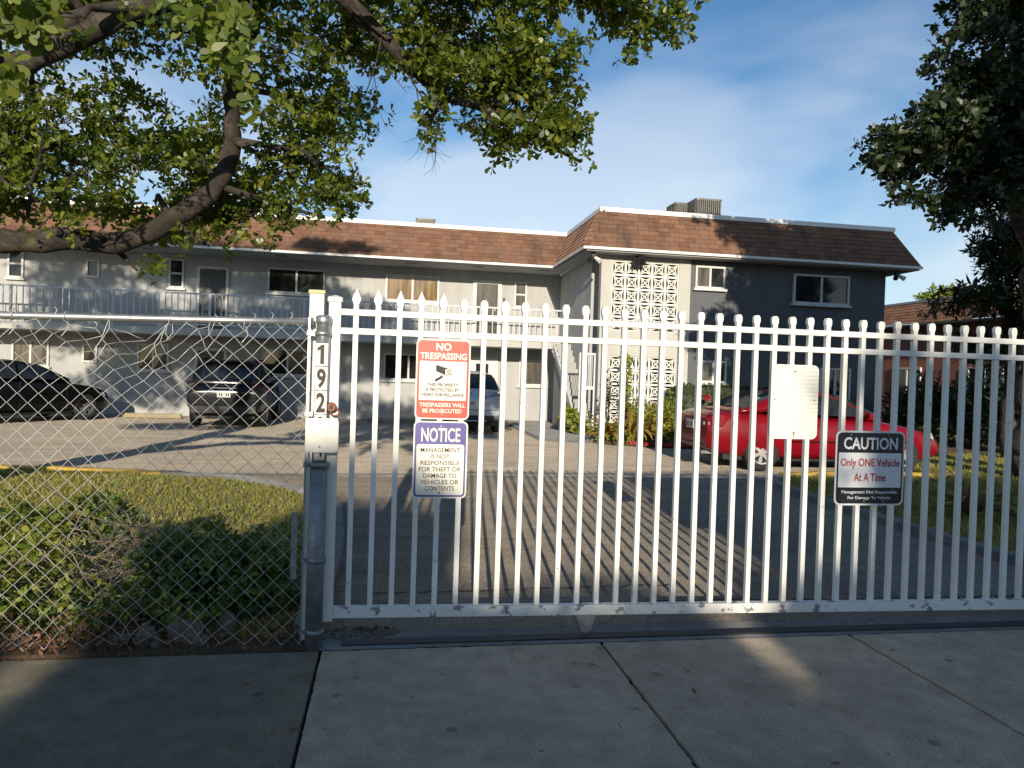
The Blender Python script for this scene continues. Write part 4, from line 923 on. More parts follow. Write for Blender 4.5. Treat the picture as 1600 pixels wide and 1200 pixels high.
make_car('red_coupe', 'red two door car parked side on behind the yellow kerb', (7.56, 12.30, 0), R(-1.5), red)
# silver crossover seen from behind
wht = base_params(4.45, 1.84, 'carwhite', 0.35)
wht.update(xs=[-2.22, -2.20, -2.12, -1.95, -1.6, -1.3, -0.9, -0.4, 0.1, 0.6, 1.0, 1.3, 1.6, 1.9, 2.1, 2.2, 2.22],
  top=[(-2.22, 0.84), (-2.15, 0.98), (-2.0, 1.05), (-1.5, 1.05), (-0.6, 1.02), (0.4, 1.0), (0.95, 0.98), (1.5, 0.93), (1.9, 0.84), (2.12, 0.72), (2.22, 0.6)],
  bot=[(-2.22, 0.44), (-2.0, 0.32), (-1.7, 0.24), (1.7, 0.24), (2.0, 0.28), (2.22, 0.4)],
  plan=[(-2.22, 0.84), (-2.1, 0.93), (-1.8, 0.98), (-1.0, 1.0), (0.9, 1.0), (1.6, 0.97), (2.0, 0.9), (2.22, 0.74)],
  axles=(-1.34, 1.36), roof=[(1.1, 0.96), (0.9, 1.06), (0.6, 1.24), (0.3, 1.42), (0.05, 1.52), (-0.3, 1.56), (-0.9, 1.55), (-1.35, 1.49), (-1.6, 1.37), (-1.85, 1.20), (-2.05, 1.05)],
  wr=0.70, ws=((1.0, 1.03), (0.2, 1.46)), rw=((-1.97, 1.11), (-1.42, 1.46)),
  sw=[[(0.8, 1.05), (0.28, 1.36), (0.05, 1.46), (-0.35, 1.49), (-0.38, 1.06)], [(-0.46, 1.06), (-0.43, 1.49), (-1.0, 1.47), (-1.3, 1.38), (-1.55, 1.12)]],
  mirror=(0.72, 1.08), handles=[(-0.25, 0.9), (-1.15, 0.92)], seams=[(0.8, 0.3, 0.96), (-0.42, 0.3, 1.0), (-1.28, 0.55, 1.0)],
  lamps=[('tail_lamp', 'tail', [(-2.20, 0.38, 0.86), (-2.19, 0.38, 0.93), (-2.14, 0.72, 1.0), (-2.0, 0.86, 1.0), (-1.85, 0.905, 0.97), (-2.0, 0.885, 0.87), (-2.14, 0.80, 0.84)]),
         ('reflector', 'tail', [(-2.21, 0.52, 0.50), (-2.21, 0.52, 0.53), (-2.13, 0.80, 0.53), (-2.13, 0.80, 0.50)]),
         ('headlamp', 'tailwhite', [(2.18, 0.42, 0.66), (2.12, 0.45, 0.74), (1.95, 0.78, 0.82), (2.05, 0.74, 0.68)])],
  boxes=[('bumper_trim', 'blackp', (-2.235, -2.1, -0.62, 0.62, 0.36, 0.47)), ('skid_plate', 'chrome', (-2.245, -2.1, -0.45, 0.45, 0.32, 0.355)), ('badge', 'chrome', (-2.215, -2.19, -0.04, 0.04, 0.96, 1.02)), ('underbody', 'blackp', (-1.95, 1.9, -0.7, 0.7, 0.2, 0.34)), ('tailgate_seam', 'blackp', (-2.232, -2.2, -0.7, 0.7, 0.60, 0.612))],
  plate=(-2.262, -2.235, -0.155, 0.155, 0.70, 0.84))
make_car('silver_crossover', 'silver crossover seen from behind, partly hidden by the red sign', (1.98, 20.1, 0), R(90), wht)
# dark SUV seen from behind
suv = base_params(4.6, 1.86, 'carnavy', 0.37)
suv.update(xs=[-2.30, -2.28, -2.22, -2.0, -1.6, -1.3, -0.9, -0.4, 0.1, 0.6, 1.0, 1.3, 1.6, 1.9, 2.15, 2.28, 2.30],
  top=[(-2.3, 0.92), (-2.22, 1.06), (-2.0, 1.12), (-0.6, 1.09), (0.4, 1.07), (0.95, 1.06), (1.5, 1.02), (1.9, 0.95), (2.2, 0.84), (2.3, 0.72)],
  bot=[(-2.3, 0.46), (-2.0, 0.34), (-1.7, 0.27), (1.7, 0.27), (2.0, 0.32), (2.3, 0.42)],
  plan=[(-2.3, 0.88), (-2.2, 0.95), (-1.8, 0.99), (-1.0, 1.0), (0.9, 1.0), (1.6, 0.98), (2.0, 0.93), (2.3, 0.8)],
  axles=(-1.35, 1.40), roof=[(1.12, 1.04), (0.95, 1.15), (0.7, 1.36), (0.45, 1.56), (0.2, 1.68), (-0.2, 1.72), (-1.1, 1.715), (-1.75, 1.68), (-1.95, 1.6), (-2.08, 1.4), (-2.2, 1.12)],
  wr=0.74, ws=((1.03, 1.13), (0.36, 1.62)), rw=((-2.15, 1.2), (-1.95, 1.60)),
  sw=[[(0.82, 1.14), (0.42, 1.48), (0.2, 1.61), (-0.3, 1.64), (-0.33, 1.13)], [(-0.42, 1.13), (-0.38, 1.64), (-1.15, 1.64), (-1.2, 1.14)], [(-1.3, 1.15), (-1.26, 1.63), (-1.7, 1.6), (-1.85, 1.25)]],
  mirror=(0.78, 1.16), handles=[(-0.2, 0.98), (-1.1, 1.0)], seams=[(0.85, 0.34, 1.05), (-0.38, 0.34, 1.06), (-1.26, 0.5, 1.08)],
  lamps=[('tail_lamp', 'tailshade', [(-2.28, 0.62, 0.86), (-2.26, 0.64, 1.14), (-2.1, 0.84, 1.16), (-1.98, 0.92, 1.08), (-2.05, 0.915, 0.88)]),
         ('reflector', 'tailshade', [(-2.30, 0.6, 0.55), (-2.30, 0.6, 0.58), (-2.23, 0.82, 0.58), (-2.23, 0.82, 0.55)]),
         ('headlamp', 'tailwhite', [(2.24, 0.5, 0.76), (2.2, 0.5, 0.86), (2.02, 0.82, 0.92), (2.1, 0.8, 0.78)])],
  boxes=[('bumper_trim', 'blackp', (-2.33, -2.2, -0.75, 0.75, 0.38, 0.56)), ('roof_rail', 'blackp', (-1.7, 0.1, 0.58, 0.62, 1.70, 1.76)), ('roof_rail', 'blackp', (-1.7, 0.1, -0.62, -0.58, 1.70, 1.76)), ('badge', 'chrome', (-2.30, -2.27, -0.3, 0.3, 1.0, 1.025)), ('underbody', 'blackp', (-2.0, 1.9, -0.7, 0.7, 0.22, 0.36)), ('spoiler', 'carnavy', (-2.08, -1.8, -0.6, 0.6, 1.655, 1.69))],
  plate=(-2.315, -2.29, -0.155, 0.155, 0.78, 0.92))
make_car('dark_suv', 'black sport utility vehicle parked facing the wall behind the chain link fence', (-3.88, 20.55, 0), R(92), suv).scale = (1.0, 0.97, 0.95)
# black saloon at the left edge
sed = dict(red); sed.update(L=4.6, W=1.78, paint='carblack', r=0.325,
  top=[(-2.21, 0.90), (-2.15, 1.0), (-2.0, 1.05), (-1.5, 1.04), (-0.6, 1.0), (0.4, 0.975), (0.95, 0.95), (1.5, 0.88), (1.9, 0.78), (2.12, 0.68), (2.21, 0.55)],
  roof=[(1.05, 0.93), (0.85, 1.05), (0.55, 1.2), (0.25, 1.34), (0.0, 1.43), (-0.25, 1.47), (-0.7, 1.47), (-1.0, 1.41), (-1.3, 1.29), (-1.6, 1.15), (-1.85, 1.04)],
  ws=((0.93, 1.01), (0.16, 1.39)), rw=((-1.7, 1.10), (-1.03, 1.40)),
  sw=[[(0.72, 1.015), (0.22, 1.28), (0.0, 1.36), (-0.3, 1.39), (-0.33, 1.03)], [(-0.42, 1.03), (-0.38, 1.39), (-0.8, 1.37), (-1.2, 1.17), (-1.3, 1.06)]],
  mirror=(0.62, 1.04), handles=[(-0.22, 0.88), (-1.0, 0.9)], seams=[(0.78, 0.28, 0.94), (-0.38, 0.28, 0.98), (-1.05, 0.62, 1.0)], rim='galvdark',
  boxes=[('rocker', 'blackp', (-0.88, 0.92, -0.885, 0.885, 0.2, 0.235)), ('underbody', 'blackp', (-1.9, 1.9, -0.7, 0.7, 0.17, 0.30))])
make_car('black_sedan', 'black saloon car at the left edge of the parking court', (-8.95, 19.55, 0), R(58), sed)
# parking stops
def stop(x, y, m, label):
    t = MB(); t.hexa([(x-0.75, y-0.08, 0), (x+0.75, y-0.08, 0), (x+0.75, y+0.08, 0), (x-0.75, y+0.08, 0), (x-0.72, y-0.05, 0.12), (x+0.72, y-0.05, 0.12), (x+0.72, y+0.05, 0.12), (x-0.72, y+0.05, 0.12)])
    o = t.build('parking_stop', m, bev=0.012); tag(o, label, 'parking stop', 'concrete parking stops')
stop(-6.3, 21.5, 'yellowfaded', 'faded yellow parking stop at the wall between the two black cars')
stop(0.2, 21.6, 'conc', 'pale concrete parking stop under the ground floor window left of the signs')

# ------------------------------------------------------------------ trees
def limb_tube(b, pts, rad, seed=0, n=12):
    P = [Vector(p) for p in pts]; out = []; ro = []
    for i in range(len(P)-1):
        p0, p1, p2, p3 = P[max(i-1, 0)], P[i], P[i+1], P[min(i+2, len(P)-1)]
        m = max(2, int((p2-p1).length/0.05))
        for j in range(m):
            t = j/m
            q = 0.5*((2*p1) + (p2-p0)*t + (2*p0-5*p1+4*p2-p3)*t*t + (3*p1-p0-3*p2+p3)*t**3)
            r = rad[i] + (rad[i+1]-rad[i])*t
            w = noise.noise_vector(q*2.3 + Vector((seed, 0, 0)))*r*0.7 + noise.noise_vector(q*6.1 + Vector((seed, 4, 0)))*r*0.25
            out.append(q + w); ro.append(r*(1 + 0.20*noise.noise(q*7.0) + 0.12*noise.noise(q*17.0)))
    out.append(P[-1]); ro.append(rad[-1]); b.tube(out, ro, n)
def twig(b, p, d, l, r, depth):
    q = p + d*l*0.5 + Vector((random.gauss(0, .1), random.gauss(0, .1), random.gauss(0, .1)))*l*0.5; e = p + d*l + Vector((random.gauss(0, .12), random.gauss(0, .12), random.gauss(0, .12)))*l
    b.tube([p, q, e], [r, r*0.75, r*0.45], 5)
    if depth > 0:
        for k in range(random.choice((2, 2, 3))):
            nd = (d + Vector((random.gauss(0, .6), random.gauss(0, .6), random.gauss(0, .6)))).normalized(); twig(b, q.lerp(e, random.random()), nd, l*0.68, r*0.55, depth-1)
def tree(name, label, base, limbs, blobs, n, k, size, m, shape='obovate', group='trees', up=0.2, spread=0.8, bare=(), twn=260, curl=0.12):
    t = thing(name, label, 'tree', base, group=group)
    b = MB()
    for i, (pts, rad) in enumerate(limbs): limb_tube(b, pts, rad, i*3.7)
    b.build('trunk', 'bark', t, True)
    P, d, idx = in_blobs(blobs, n)
    # keep clumps: leaves gather on a coarse noise field
    keep = np.array([noise.noise(Vector(p)*2.6) for p in P]) + rng.uniform(-0.22, 0.22, n) > -0.04
    P, d, idx = P[keep], d[keep], idx[keep]
    V = leaves(P, d*0.6 + rng.normal(0, 0.5, P.shape) + np.array([0, -0.25, up]), k, size, shape, spread, curl)
    np_mesh('crown', V, 0, m, t, base)
    tw = MB(); nodes_ = [Vector(p) for pts, _ in limbs for p in pts[1:]]
    for bl in blobs:
        c = Vector(bl[0]); near = min(nodes_, key=lambda q: (q-c).length); mid = near.lerp(c, 0.55) + Vector((random.gauss(0, .08), random.gauss(0, .08), random.gauss(0, .06)))
        if (near-c).length < 6: tw.tube([near, mid, c], [0.028, 0.02, 0.010], 6)
    if len(P):
        for i in range(twn):
            j = random.randrange(len(P)); c = Vector(blobs[int(idx[j])][0]); p = Vector(P[j]); s_ = c.lerp(p, random.uniform(0, 0.4)); q = s_.lerp(p, 0.55) + Vector((random.gauss(0, .05), random.gauss(0, .05), random.gauss(0, .05)))
            tw.tube([s_, q, p], [0.008, 0.006, 0.003], 4)
    for (p, d_, l, r, dp) in bare: twig(tw, Vector(p), Vector(d_).normalized(), l, r, dp)
    tag(tw.build('twigs', 'bark', t, True), kind='stuff')
    return t
random.seed(3)
limbsL = [
 ([(-5.2, 6.9, -0.1), (-5.15, 6.85, 0.8), (-5.0, 6.7, 1.7), (-4.9, 6.5, 2.7), (-4.7, 6.2, 4.2), (-4.4, 6.4, 6.0)], [0.30, 0.26, 0.24, 0.21, 0.16, 0.09]),
 ([(-5.0, 6.65, 1.6), (-4.1, 6.4, 2.12), (-3.3, 6.15, 2.34), (-2.75, 6.0, 2.37), (-2.1, 6.0, 2.40), (-1.65, 5.95, 2.60), (-1.30, 5.9, 2.86), (-1.22, 5.85, 3.2), (-1.20, 5.8, 3.58), (-1.06, 5.7, 4.02), (-0.85, 5.6, 4.6), (-0.5, 5.4, 5.4)], [0.14, 0.11, 0.090, 0.082, 0.08, 0.075, 0.07, 0.064, 0.058, 0.05, 0.04, 0.028]),
 ([(-4.9, 6.5, 2.6), (-3.6, 5.5, 2.75), (-2.7, 4.8, 2.93), (-2.15, 4.5, 3.06), (-1.75, 4.4, 3.24), (-1.4, 4.3, 3.40), (-0.9, 4.25, 3.66), (-0.4, 4.2, 3.92), (0.2, 4.3, 4.2)], [0.12, 0.085, 0.066, 0.062, 0.058, 0.052, 0.046, 0.04, 0.03]),
 ([(-2.0, 4.45, 3.12), (-1.75, 4.6, 3.45), (-1.3, 4.8, 3.75), (-0.6, 5.0, 4.0)], [0.06, 0.055, 0.05, 0.04]),
 ([(-0.7, 4.9, 4.25), (-0.35, 5.0, 3.92), (-0.05, 5.05, 3.70), (0.25, 5.1, 3.45), (0.6, 5.1, 3.33), (1.1, 5.1, 3.22)], [0.055, 0.05, 0.045, 0.038, 0.028, 0.012]),
 ([(0.2, 4.3, 4.2), (0.8, 4.8, 4.3), (1.4, 5.1, 4.3), (1.85, 5.2, 4.15)], [0.06, 0.045, 0.03, 0.012]),
 ([(-4.4, 6.4, 6.0), (-3.2, 6.8, 6.8), (-1.8, 7.0, 7.2)], [0.09, 0.07, 0.03]),
 ([(-4.5, 6.3, 5.2), (-6.2, 6.8, 5.9), (-8.0, 7.0, 6.3)], [0.1, 0.08, 0.04]),
 ([(-3.2, 6.15, 2.36), (-3.0, 6.2, 2.75), (-2.75, 6.25, 3.1)], [0.05, 0.04, 0.015]),
]
blobsL = [
 ((0.35, 5.0, 3.78), (0.50, 0.5, 0.40)), ((0.85, 5.1, 3.55), (0.52, 0.5, 0.40)), ((1.12, 5.1, 3.22), (0.27, 0.32, 0.20)), ((0.75, 5.1, 3.12), (0.20, 0.25, 0.16)), ((0.24, 5.1, 3.22), (0.11, 0.2, 0.20)), ((0.9, 5.0, 4.25), (0.9, 0.6, 0.35)),
 ((1.30, 5.15, 3.05), (0.10, 0.15, 0.10)),
 ((1.95, 5.2, 4.16), (0.25, 0.3, 0.17)), ((1.62, 5.1, 3.86), (0.15, 0.2, 0.20), 1.3), ((1.45, 5.2, 4.2), (0.35, 0.4, 0.22)),
 ((-0.75, 6.0, 3.15), (0.45, 0.4, 0.42), 0.8), ((-0.38, 6.0, 2.98), (0.22, 0.3, 0.30), 0.9), ((-0.55, 6.1, 3.55), (0.5, 0.4, 0.30), 0.6), ((-0.55, 6.0, 2.7), (0.22, 0.25, 0.16), 0.7),
 ((-2.3, 6.2, 3.3), (0.7, 0.5, 0.5), 0.75), ((-1.6, 6.3, 3.15), (0.6, 0.5, 0.48), 0.75), ((-2.95, 6.3, 3.0), (0.5, 0.5, 0.5), 0.75), ((-1.05, 6.2, 2.75), (0.35, 0.35, 0.3), 0.7), ((-1.9, 6.4, 2.8), (0.7, 0.4, 0.3), 0.7),
 ((-2.65, 6.2, 2.72), (0.6, 0.4, 0.20), 0.8), ((-1.75, 6.3, 2.62), (0.5, 0.4, 0.16), 0.7), ((-1.55, 4.02, 3.22), (0.35, 0.15, 0.14), 0.8), ((-2.1, 4.1, 2.95), (0.22, 0.15, 0.12), 0.8), ((-2.3, 5.7, 2.42), (0.3, 0.12, 0.12), 0.5), ((-1.9, 6.0, 2.20), (0.22, 0.2, 0.12), 1.0), ((-1.36, 5.9, 2.40), (0.22, 0.2, 0.22), 1.2),
 ((-1.3, 5.6, 3.95), (0.85, 0.5, 0.40), 0.9), ((-0.3, 5.5, 4.05), (0.7, 0.5, 0.40), 0.9), ((-2.5, 5.6, 3.95), (0.8, 0.5, 0.4), 0.9),
 ((-1.5, 4.6, 4.7), (1.5, 1.4, 0.45), 0.35), ((0.3, 4.2, 4.75), (1.3, 1.3, 0.40), 0.35), ((-3.0, 5.0, 4.9), (1.3, 1.3, 0.5), 0.3),
 ((-2.4, 7.0, 6.5), (2.1, 1.6, 1.0), 0.15), ((-5.0, 7.0, 6.6), (2.4, 1.8, 1.4), 0.15), ((-8.2, 7.0, 6.2), (2.4, 1.6, 1.2), 0.15), ((-3.0, 7.0, 8.5), (1.4, 0.6, 0.2), 0.35), ((-4.6, 6.4, 4.9), (1.4, 1.0, 0.7), 0.14),
]
bareL = [((-0.3, 4.95, 3.85), (1, 0.2, -0.5), 0.5, 0.010, 3), ((0.0, 5.0, 3.68), (0.6, 0, -0.9), 0.45, 0.008, 3), ((0.25, 5.05, 3.42), (0.1, 0, -1), 0.35, 0.007, 2), ((-0.1, 5.0, 3.75), (-0.2, 0, -1), 0.4, 0.007, 3), ((0.1, 5.0, 3.6), (0.8, -0.2, 0.5), 0.45, 0.008, 3),
         ((-2.62, 5.9, 2.55), (0.15, 0, 1), 0.5, 0.014, 4), ((-2.85, 6.0, 2.5), (-0.4, 0, 0.8), 0.4, 0.010, 3), ((-2.55, 5.9, 2.45), (0.5, -0.1, 0.7), 0.35, 0.008, 3), ((-0.75, 4.0, 3.4), (0.1, 0, -1), 0.5, 0.006, 2)]
tree('shade_tree', 'spreading grey barked tree with olive leaves over the chain link fence', (-5.2, 6.9, 0), limbsL, blobsL, 60000, 6, 0.051, 'leaf', bare=bareL, twn=900)
upb = [((-1.9-1.75*i, 7.0+0.3*math.sin(i*2.1), 6.5+0.5*math.sin(i*1.7)), (1.15, 0.9, 1.15)) for i in range(6)] + [((-3.2, 7.2, 8.55), (1.3, 0.5, 0.2), 2.0), ((-6.5, 7.2, 8.2), (2.0, 0.6, 0.5)), ((-2.6, 6.8, 5.6), (1.3, 0.9, 0.35)), ((-5.4, 6.8, 5.6), (1.6, 0.9, 0.4)), ((-8.5, 6.8, 5.4), (1.6, 0.9, 0.4)), ((-9.0, 7.2, 8.0), (3.2, 0.7, 0.45)), ((-5.5, 7.2, 7.8), (2.0, 0.7, 0.4)), ((-8.5, 7.0, 4.9), (2.0, 0.8, 0.6)), ((-6.2, 7.0, 4.8), (1.3, 0.8, 0.6)), ((-4.7, 7.0, 4.9), (0.9, 0.8, 0.7)), ((-6.0, 7.0, 3.1), (1.8, 0.6, 0.25))]
P, d, idx = in_blobs(upb, 25000); kp = np.array([noise.noise(Vector(p)*1.5) for p in P]) + rng.uniform(-.25, .25, len(P)) > -0.16; P, d = P[kp], d[kp]
lt = bpy.data.objects['shade_tree']; np_mesh('caster_crown', leaves(P, d + np.array([0, -0.8, 0.2]), 5, 0.10, 'quad', 0.9), 0, 'leaf', lt, lt.location)  # leaves out of view, added to throw dappled shade on the left wing
near = [((-0.80, 3.35, 2.98), (0.17, 0.15, 0.14)), ((-0.68, 3.3, 2.80), (0.12, 0.12, 0.10)), ((-0.55, 3.35, 2.66), (0.10, 0.1, 0.08)), ((-1.52, 3.3, 2.92), (0.15, 0.15, 0.16)), ((-1.57, 3.3, 2.66), (0.07, 0.1, 0.10))]
P, d, idx = in_blobs(near, 105)
V = leaves(P, d*0.4 + np.array([0, -0.6, -0.1]), 7, 0.056, 'obovate', 1.05, 0.22)
lt = bpy.data.objects['shade_tree']; o = np_mesh('low_foliage', V, 0, 'leafnear', lt, lt.location)
limbsR = [([(10.4, 10.4, -0.1), (10.3, 10.3, 1.5), (10.0, 10.0, 3.2), (9.4, 9.7, 4.8), (8.9, 9.5, 6.6)], [0.28, 0.24, 0.20, 0.14, 0.06]),
          ([(10.0, 10.0, 3.3), (9.0, 9.6, 4.4), (8.1, 9.45, 4.9), (7.3, 9.4, 4.95)], [0.12, 0.09, 0.05, 0.02]), ([(10.2, 10.2, 2.8), (11.0, 10.0, 4.6), (11.6, 9.8, 6.5)], [0.15, 0.11, 0.05])]
blobsR = [((6.95, 9.4, 4.78), (0.52, 0.6, 0.34)), ((7.6, 9.4, 5.05), (0.65, 0.8, 0.62)), ((8.25, 9.4, 6.2), (0.62, 0.8, 0.8)), ((8.7, 9.5, 5.1), (0.9, 0.9, 0.9)), ((7.25, 9.4, 4.2), (0.28, 0.4, 0.28), 0.9), ((7.9, 9.4, 4.05), (0.33, 0.45, 0.38), 0.9), ((8.9, 9.4, 7.4), (1.3, 1.2, 0.8), 0.6), ((9.7, 9.5, 5.8), (1.1, 1.1, 1.2)), ((8.4, 9.4, 4.3), (0.5, 0.5, 0.5), 0.8), ((7.9, 9.4, 7.9), (1.1, 0.8, 0.55), 0.6), ((11.2, 9.5, 6.5), (1.8, 1.6, 1.6), 0.3)]
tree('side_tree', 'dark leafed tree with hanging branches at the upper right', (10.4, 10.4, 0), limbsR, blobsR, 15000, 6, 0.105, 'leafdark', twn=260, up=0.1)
limbsM = [([(13.0, 13.6, -0.1), (12.9, 13.5, 1.2), (12.6, 13.2, 2.6), (12.2, 13.0, 4.2)], [0.16, 0.14, 0.11, 0.05]), ([(12.8, 13.4, 1.6), (13.6, 13.0, 2.8), (14.2, 12.8, 3.8)], [0.09, 0.07, 0.03])]
blobsM = [((12.2, 12.8, 4.4), (0.8, 0.8, 1.0)), ((12.9, 12.6, 3.4), (1.0, 0.8, 0.9)), ((11.45, 12.9, 3.3), (0.55, 0.6, 0.5)), ((13.9, 12.8, 4.2), (1.1, 0.9, 1.3)), ((10.9, 13.2, 3.05), (0.3, 0.4, 0.2)), ((12.2, 13.2, 2.4), (1.0, 0.7, 0.5), 0.7)]
tree('mango_tree', 'bushy tree with long drooping leaves at the right edge above the gate', (13.0, 13.6, 0), limbsM, blobsM, 5200, 6, 0.17, 'leafdark', 'lance', twn=120, up=-0.2, spread=1.1)
# unseen tree and hedge row behind the viewer, added to cast shade
limbsS = [([(10.5, 0.8, -0.1), (10.3, 0.9, 2.5), (9.6, 1.0, 5.0), (8.8, 1.0, 7.5)], [0.32, 0.26, 0.2, 0.08]), ([(10.2, 0.9, 3.2), (11.5, 1.0, 5.5), (12.5, 1.0, 7.5)], [0.18, 0.13, 0.06])]
blobsS = [((8.0, 1.0, 6.2), (1.55, 1.3, 1.0)), ((9.0, 1.0, 8.3), (1.9, 1.4, 1.3)), ((9.6, 1.0, 7.0), (2.2, 1.8, 2.0)), ((12.0, 1.0, 7.2), (2.4, 1.8, 2.2)), ((7.2, 1.0, 9.6), (0.8, 0.7, 0.35), 0.8), ((10.4, 1.0, 9.6), (2.2, 1.6, 1.0)), ((8.3, 1.0, 5.3), (1.4, 1.2, 0.55)), ((9.8, 1.0, 5.2), (1.6, 1.2, 0.6)), ((12.2, 1.0, 5.2), (1.8, 1.2, 0.6))]
tree('caster_tree', 'dense unseen tree behind the viewer, added to shade the right wing', (10.5, 0.8, 0), limbsS, blobsS, 20000, 6, 0.20, 'leafdark', 'quad', twn=0)
def hedge(x0, x1, y0, y1, z0, z1, label, n, size, m='hedge', group=None, name='hedge'):
    t = thing(name, label, 'hedge', ((x0+x1)/2, (y0+y1)/2, 0), group=group)
    nx, ny, nzz = max(3, int((x1-x0)/0.18)), 4, max(3, int((z1-z0)/0.18)); bm = bmesh.new(); bmesh.ops.create_cube(bm, size=1.0)
    bmesh.ops.subdivide_edges(bm, edges=bm.edges[:], cuts=6, use_grid_fill=True)
    for v in bm.verts:
        v.co = Vector((x0+(v.co.x+0.5)*(x1-x0), y0+(v.co.y+0.5)*(y1-y0), z0+(v.co.z+0.5)*(z1-z0))); v.co += noise.noise_vector(v.co*2.2)*0.09
        v.co -= t.location
    me = bpy.data.meshes.new('core'); bm.to_mesh(me); bm.free(); me.materials.append(M['leafdark']); co = bpy.data.objects.new('core', me); COL.objects.link(co); co.parent = t
    w = np.array([x1-x0, y1-y0, z1-z0]); f = rng.choice(6, n, p=np.repeat(np.array([w[1]*w[2], w[0]*w[2], w[0]*w[1]])/(2*(w[1]*w[2]+w[0]*w[2]+w[0]*w[1])), 2))
    u = rng.uniform(0, 1, (n, 3)); ax = f//2; sgn = f % 2; u[np.arange(n), ax] = sgn + rng.normal(0, 0.02, n); P = np.array([x0, y0, z0]) + u*w
    P += np.array([noise.noise_vector(Vector(p)*2.2) for p in P])*0.09
    nor = np.zeros((n, 3)); nor[np.arange(n), ax] = sgn*2-1.0
    np_mesh('foliage', leaves(P, nor + rng.normal(0, 0.5, (n, 3)), 4, size, 'oval', 0.9), 0, m, t, t.location); return t
XO = -1.60  # unseen hedge row, added and cut to shape the sidewalk and gate shade
for i, (a, b_, top, lab) in enumerate(((-7.0, -2.28, 1.02, 'long low section of the unseen hedge added for shade'), (-1.78, -0.25, 1.98, 'tall middle section of the unseen hedge added for shade'), (-0.27, 1.46, 1.16, 'low middle section of the unseen hedge added for shade'), (2.0, 2.5, 1.2, 'short narrow section of the unseen hedge added for shade'), (2.48, 9.5, 2.78, 'tallest section of the unseen hedge added for shade'), (1.40, 2.08, 0.70, 'lowest filler section of the unseen hedge added for shade'))):
    hedge(a+XO, b_+XO, -15.2, -14.2, -0.15, top+3.70, lab, 2200, 0.18, group='unseen hedge sections added for shade', name='caster_hedge')
# distant tree beyond the neighbour
tree('distant_tree', 'small round green tree top beyond the neighbour roof', (52, 62, 0), [([(52, 62, 0), (52, 62, 5), (52, 62, 9)], [0.4, 0.3, 0.15])], [((52, 62, 9.2), (2.4, 2.0, 1.8)), ((50.5, 62, 8.2), (1.6, 1.5, 1.2))], 1800, 4, 0.5, 'leafbright', 'quad', twn=20)

# ------------------------------------------------------------------ shrubs, grass, litter behind the fence
random.seed(5)
plant('shrub', 'dark leafy shrub behind the mesh next to the pipe post', 'shrub', (-0.85, 4.75, 0), [((-1.0, 4.7, 0.28), (0.42, 0.3, 0.22)), ((-0.72, 4.65, 0.28), (0.24, 0.26, 0.22)), ((-1.22, 4.75, 0.30), (0.25, 0.25, 0.2)), ((-0.95, 4.6, 0.15), (0.45, 0.22, 0.14))], 980, 5, 0.047, 'leafshrub', 'obovate', 'shrubs behind the fence', ntwig=60, stemr=0.012)
plant('shrub', 'sunlit pale green shrub at the left edge behind the mesh', 'shrub', (-2.05, 4.8, 0), [((-1.95, 4.7, 0.42), (0.18, 0.18, 0.15)), ((-2.3, 4.8, 0.42), (0.3, 0.3, 0.25)), ((-1.9, 5.1, 0.50), (0.22, 0.2, 0.13))], 200, 6, 0.058, 'leafbright', 'obovate', 'shrubs behind the fence', ntwig=30, stemr=0.010)
plant('shrub', 'thin upright shrub standing on the lawn behind the dead twigs', 'shrub', (-1.55, 5.2, 0), [((-1.72, 5.15, 0.46), (0.17, 0.2, 0.14)), ((-1.5, 5.1, 0.30), (0.10, 0.15, 0.12)), ((-1.85, 5.3, 0.55), (0.13, 0.15, 0.1))], 90, 6, 0.052, 'leafshrub', 'obovate', 'shrubs behind the fence', ntwig=26, stemr=0.009)
plant('weed_patch', 'low yellowing weeds at the foot of the mesh beside the rocks', 'weeds', (-1.1, 4.3, 0), [((-1.05, 4.3, 0.12), (0.25, 0.1, 0.09)), ((-1.35, 4.35, 0.16), (0.25, 0.12, 0.12)), ((-1.75, 4.45, 0.2), (0.3, 0.15, 0.16)), ((-2.1, 4.4, 0.25), (0.3, 0.15, 0.2))], 210, 5, 0.040, 'leafbright', 'oval', None, ntwig=30, stemr=0.006)
tw = MB()
for i in range(190):
    p = Vector((random.gauss(-1.62, 0.26), random.gauss(4.78, 0.14), abs(random.gauss(0.20, 0.16))+0.04)); dv = Vector((random.gauss(0, 1), random.gauss(0, .5), random.gauss(0.15, .45))).normalized(); l = random.uniform(0.12, 0.5); pts = [p]
    for k in range(4):
        dv = (dv + Vector((random.gauss(0, .25), random.gauss(0, .25), random.gauss(0, .25)))).normalized(); pts.append(pts[-1]+dv*l/4)
    r_ = random.uniform(0.002, 0.0045); tw.tube(pts, [r_, r_, r_*0.9, r_*0.7, r_*0.4], 4)
tag(tw.build('dead_twigs', 'deadtwig'), 'tangle of dry bare twigs heaped behind the mesh', 'twigs', kind='stuff')
n = 2600; P = np.stack([rng.uniform(-2.9, -1.25, n), rng.uniform(4.01, 4.5, n), np.abs(rng.normal(0.03, 0.035, n))+0.02], 1)
n2 = 900; P2 = np.stack([rng.uniform(-1.5, -0.45, n2), rng.uniform(4.01, 4.45, n2), np.abs(rng.normal(0.02, 0.01, n2))+0.015], 1); P = np.concatenate([P, P2])
tag(np_mesh('leaf_litter', leaves(P, rng.normal(0, 1, P.shape)+np.array([0, 0, .5]), 1, 0.038, 'lance', 1.0), 0, 'deadleaf'), 'brown dead leaves lying along the foot of the mesh', 'leaf litter', kind='stuff')
